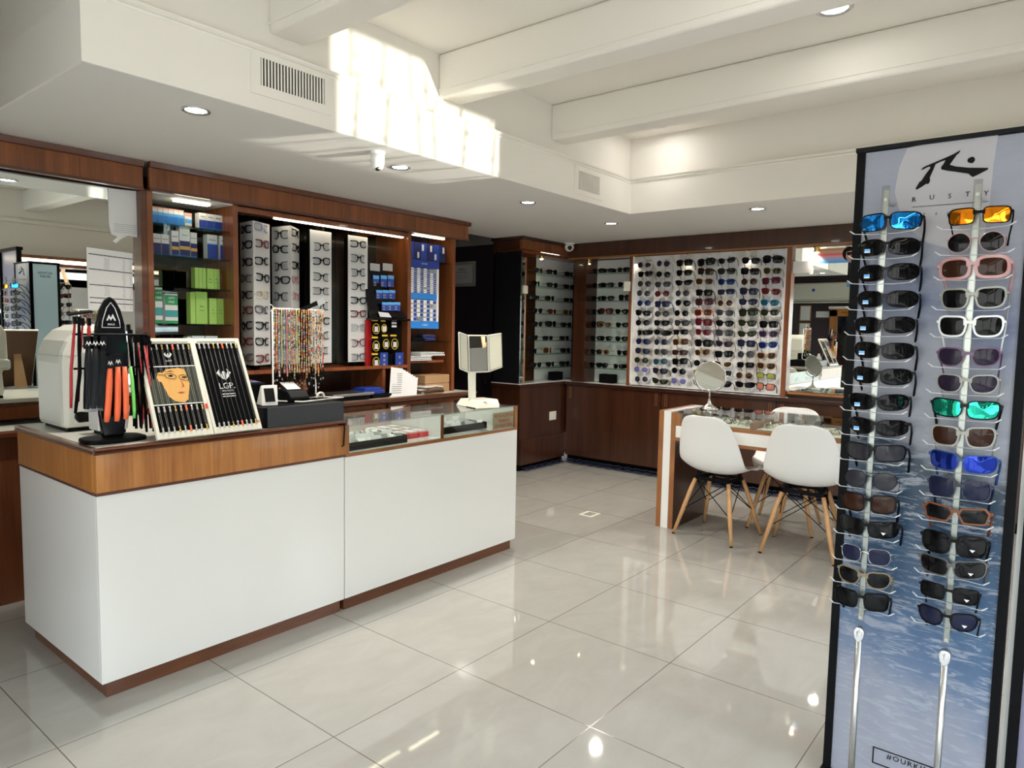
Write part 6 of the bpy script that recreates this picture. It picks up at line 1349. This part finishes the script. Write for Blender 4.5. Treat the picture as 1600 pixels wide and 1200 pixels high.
# rear rods of the stand, seen only in the wall mirror
for s_, yy_ in (('near', -2.0), ('far', -2.21)):
    rd = thing('display_rod', '%s clear rod on the back of the sunglasses stand, seen in the wall mirror' % ('left' if s_ == 'near' else 'right'), 'rod', (1.795, yy_, 0))
    part('acrylic_bar', B(-.004, .004, -.008, .008, .5, 1.73), 'acrylic', rd); part('lower_pole', MB().tube([(0, 0, 0), (0, 0, .5)], .0085, 10), 'silver', rd, smooth=True)
    for zz in (.54, 1.69): part('arm', B(-.105, .0, -.004, .004, zz, zz+.008), 'silver', rd)
    for i in range(9): glasses((1.812, yy_, 1.66-i*.085), PI/2, ['wayfarer', 'wrap', 'rect'][i % 3], 'kwky'[i % 4], 'kwgk'[i % 4], '%s sunglasses on the back of the stand, %s, %s rod' % (CN['kwky'[i % 4]], ORD[i], s_), 'sunglasses on the back of the stand', tmp='droop')
# second stand at the right edge of the picture
s2 = thing('display_stand', 'second tall black display stand cut off by the right edge', 'display stand', (1.50, -2.606, 0))
part('post', B(-.02, .02, .245, .27, .02, 2.02), 'black_plastic', s2); part('post', B(-.02, .02, -.27, -.245, .02, 2.02), 'black_plastic', s2)
part('pale_edge', B(.0, .012, .270, .283, .02, 1.75), 'laminate', s2, label='pale edge strip')
part('picture_panel', B(0, .012, -.245, .245, .02, 2.0), 'second_art', s2, label='lilac grey picture panel'); part('cap', B(-.025, .03, -.275, .275, 2.0, 2.03), 'black_plastic', s2); part('base', B(-.12, .14, -.275, .275, 0, .02), 'black_plastic', s2)
part('printed_shape', MB().prism([(-.0008, .235*math.cos(t_), .34+.20*math.sin(t_)) for t_ in [i*PI/12 for i in range(13)]], (.0008, 0, 0)), 'ink', s2, label='black printed arc')
# ================================================================ LEFT WALL, seen in the far mirror
ac = thing('air_conditioner', 'long cream wall air conditioner reflected in the far mirror', 'air conditioner', (-1.3, .85, 1.86))
part('body', MB().prism([(-1.299, .30, 1.86), (-1.17, .30, 1.86), (-1.08, .30, 1.93), (-1.08, .30, 2.16), (-1.12, .30, 2.18), (-1.299, .30, 2.18)], (0, 1.05, 0)), 'device', ac, world=True, bevel=.008)
part('flap', B(-1.165, -1.09, .34, 1.31, 1.852, 1.862), 'cream_plastic', ac, world=True)
part('round_sticker', MB().prism([(-1.079, .98+.026*math.cos(t_), 2.06+.026*math.sin(t_)) for t_ in [i*PI/10 for i in range(20)]], (.001, 0, 0)), 'blue', ac, world=True)
part('blue_label', B(-1.0795, -1.0785, .40, .48, 2.10, 2.15), 'skyblue', ac, world=True)
for i, (z0, z1) in enumerate(((1.56, 1.82), (1.28, 1.53))):
    c = thing('framed_certificate', '%s framed certificate on the dark left wall, seen in the far mirror' % ['upper', 'lower'][i], 'certificate', (-1.297, 1.16, z0))
    part('frame', B(-1.299, -1.285, 1.06, 1.24, z0, z1), 'kraft', c, world=True, bevel=.003); part('document', B(-1.286, -1.283, 1.075, 1.225, z0+.015, z1-.015), 'paper', c, world=True)
c = thing('notice', 'small white notice on the dark left wall, seen in the far mirror', 'notice', (-1.297, .87, 1.62)); part('sheet', B(-1.299, -1.296, .77, .98, 1.62, 1.72), 'paper', c, world=True)
w = thing('door_1', None, None, (-1.28, .35, 0)); w['kind'] = 'structure'
mb = B(-1.299, -1.25, .15, .26, 0, 1.74); mb.box(-1.299, -1.25, .64, .75, 0, 1.74); mb.box(-1.299, -1.25, .15, .75, 1.64, 1.76); part('door_frame', mb, 'oak', w, world=True)
part('header', B(-1.299, -1.23, .13, .77, 1.76, 1.80), 'laminate', w, world=True); part('door_glass', B(-1.299, -1.285, .26, .64, 0, 1.64), 'smoked', w, world=True)
text('A.M.A.F.A.R.', .05, 'ink', w, (-1.249, .45, 1.70), (PI/2, 0, PI/2))
# added window sheets that trim the glint spot into patches
poster(2.15, 2.557, .70, 1.72, 'paper', 'added white glint-shaping sheet on the front window, left of the light gap')
poster(2.911, 3.30, .70, 1.72, 'paper', 'added cream glint-shaping sheet on the front window, right of the light gap')
poster(2.557, 2.911, .70, 1.086, 'paper', 'added wide white glint-shaping sheet on the front window, below the light gap')
poster(2.557, 2.78, 1.275, 1.72, 'paper', 'added narrow tall white glint-shaping sheet on the front window above the light gap')
poster(2.78, 2.911, 1.222, 1.72, 'paper', 'added narrow short white glint-shaping sheet on the front window above the light gap')
simple('leaf_green', (0.05, 0.16, 0.03), 0.5)
r4 = random.Random(21)
pt = thing('glint_plant', 'added twiggy potted plant inside the front window, breaking up the glint', 'plant', (2.74, FY+.06, 0))  # invented plant, placed to break up the glint on the soffit
part('pot', MB().lathe([(0, 0), (.09, 0), (.13, .26), (.12, .26), (.11, .22), (0, .22)], 20), 'kraft', pt, smooth=False)
sm = MB(); lf = MB()
for i in range(7):
    xt = -.18+.06*i+r4.uniform(-.015, .015); sm.tube([(xt*.2, 0, .2), (xt*.7, r4.uniform(-.01, .01), .7), (xt, 0, 1.10), (xt+r4.uniform(-.02, .02), 0, 1.32)], [.006, .005, .004, .002], 6)
    for k_ in range(9):
        z = 1.06+.24*k_/9+r4.uniform(-.01, .01); a_ = r4.uniform(-1, 1); x = xt+r4.uniform(-.015, .015); w = r4.uniform(.006, .013); l = r4.uniform(.012, .03)
        lf.prism([(x, 0, z), (x+w*math.cos(a_), .004, z+w*.6), (x+l*math.cos(a_)*.8, 0, z+l*.5*math.sin(a_)), (x+w*.5, -.004, z-w*.5)], (0, .0006, 0))
part('stems', sm, 'kraft', pt); part('leaves', lf, 'leaf_green', pt)
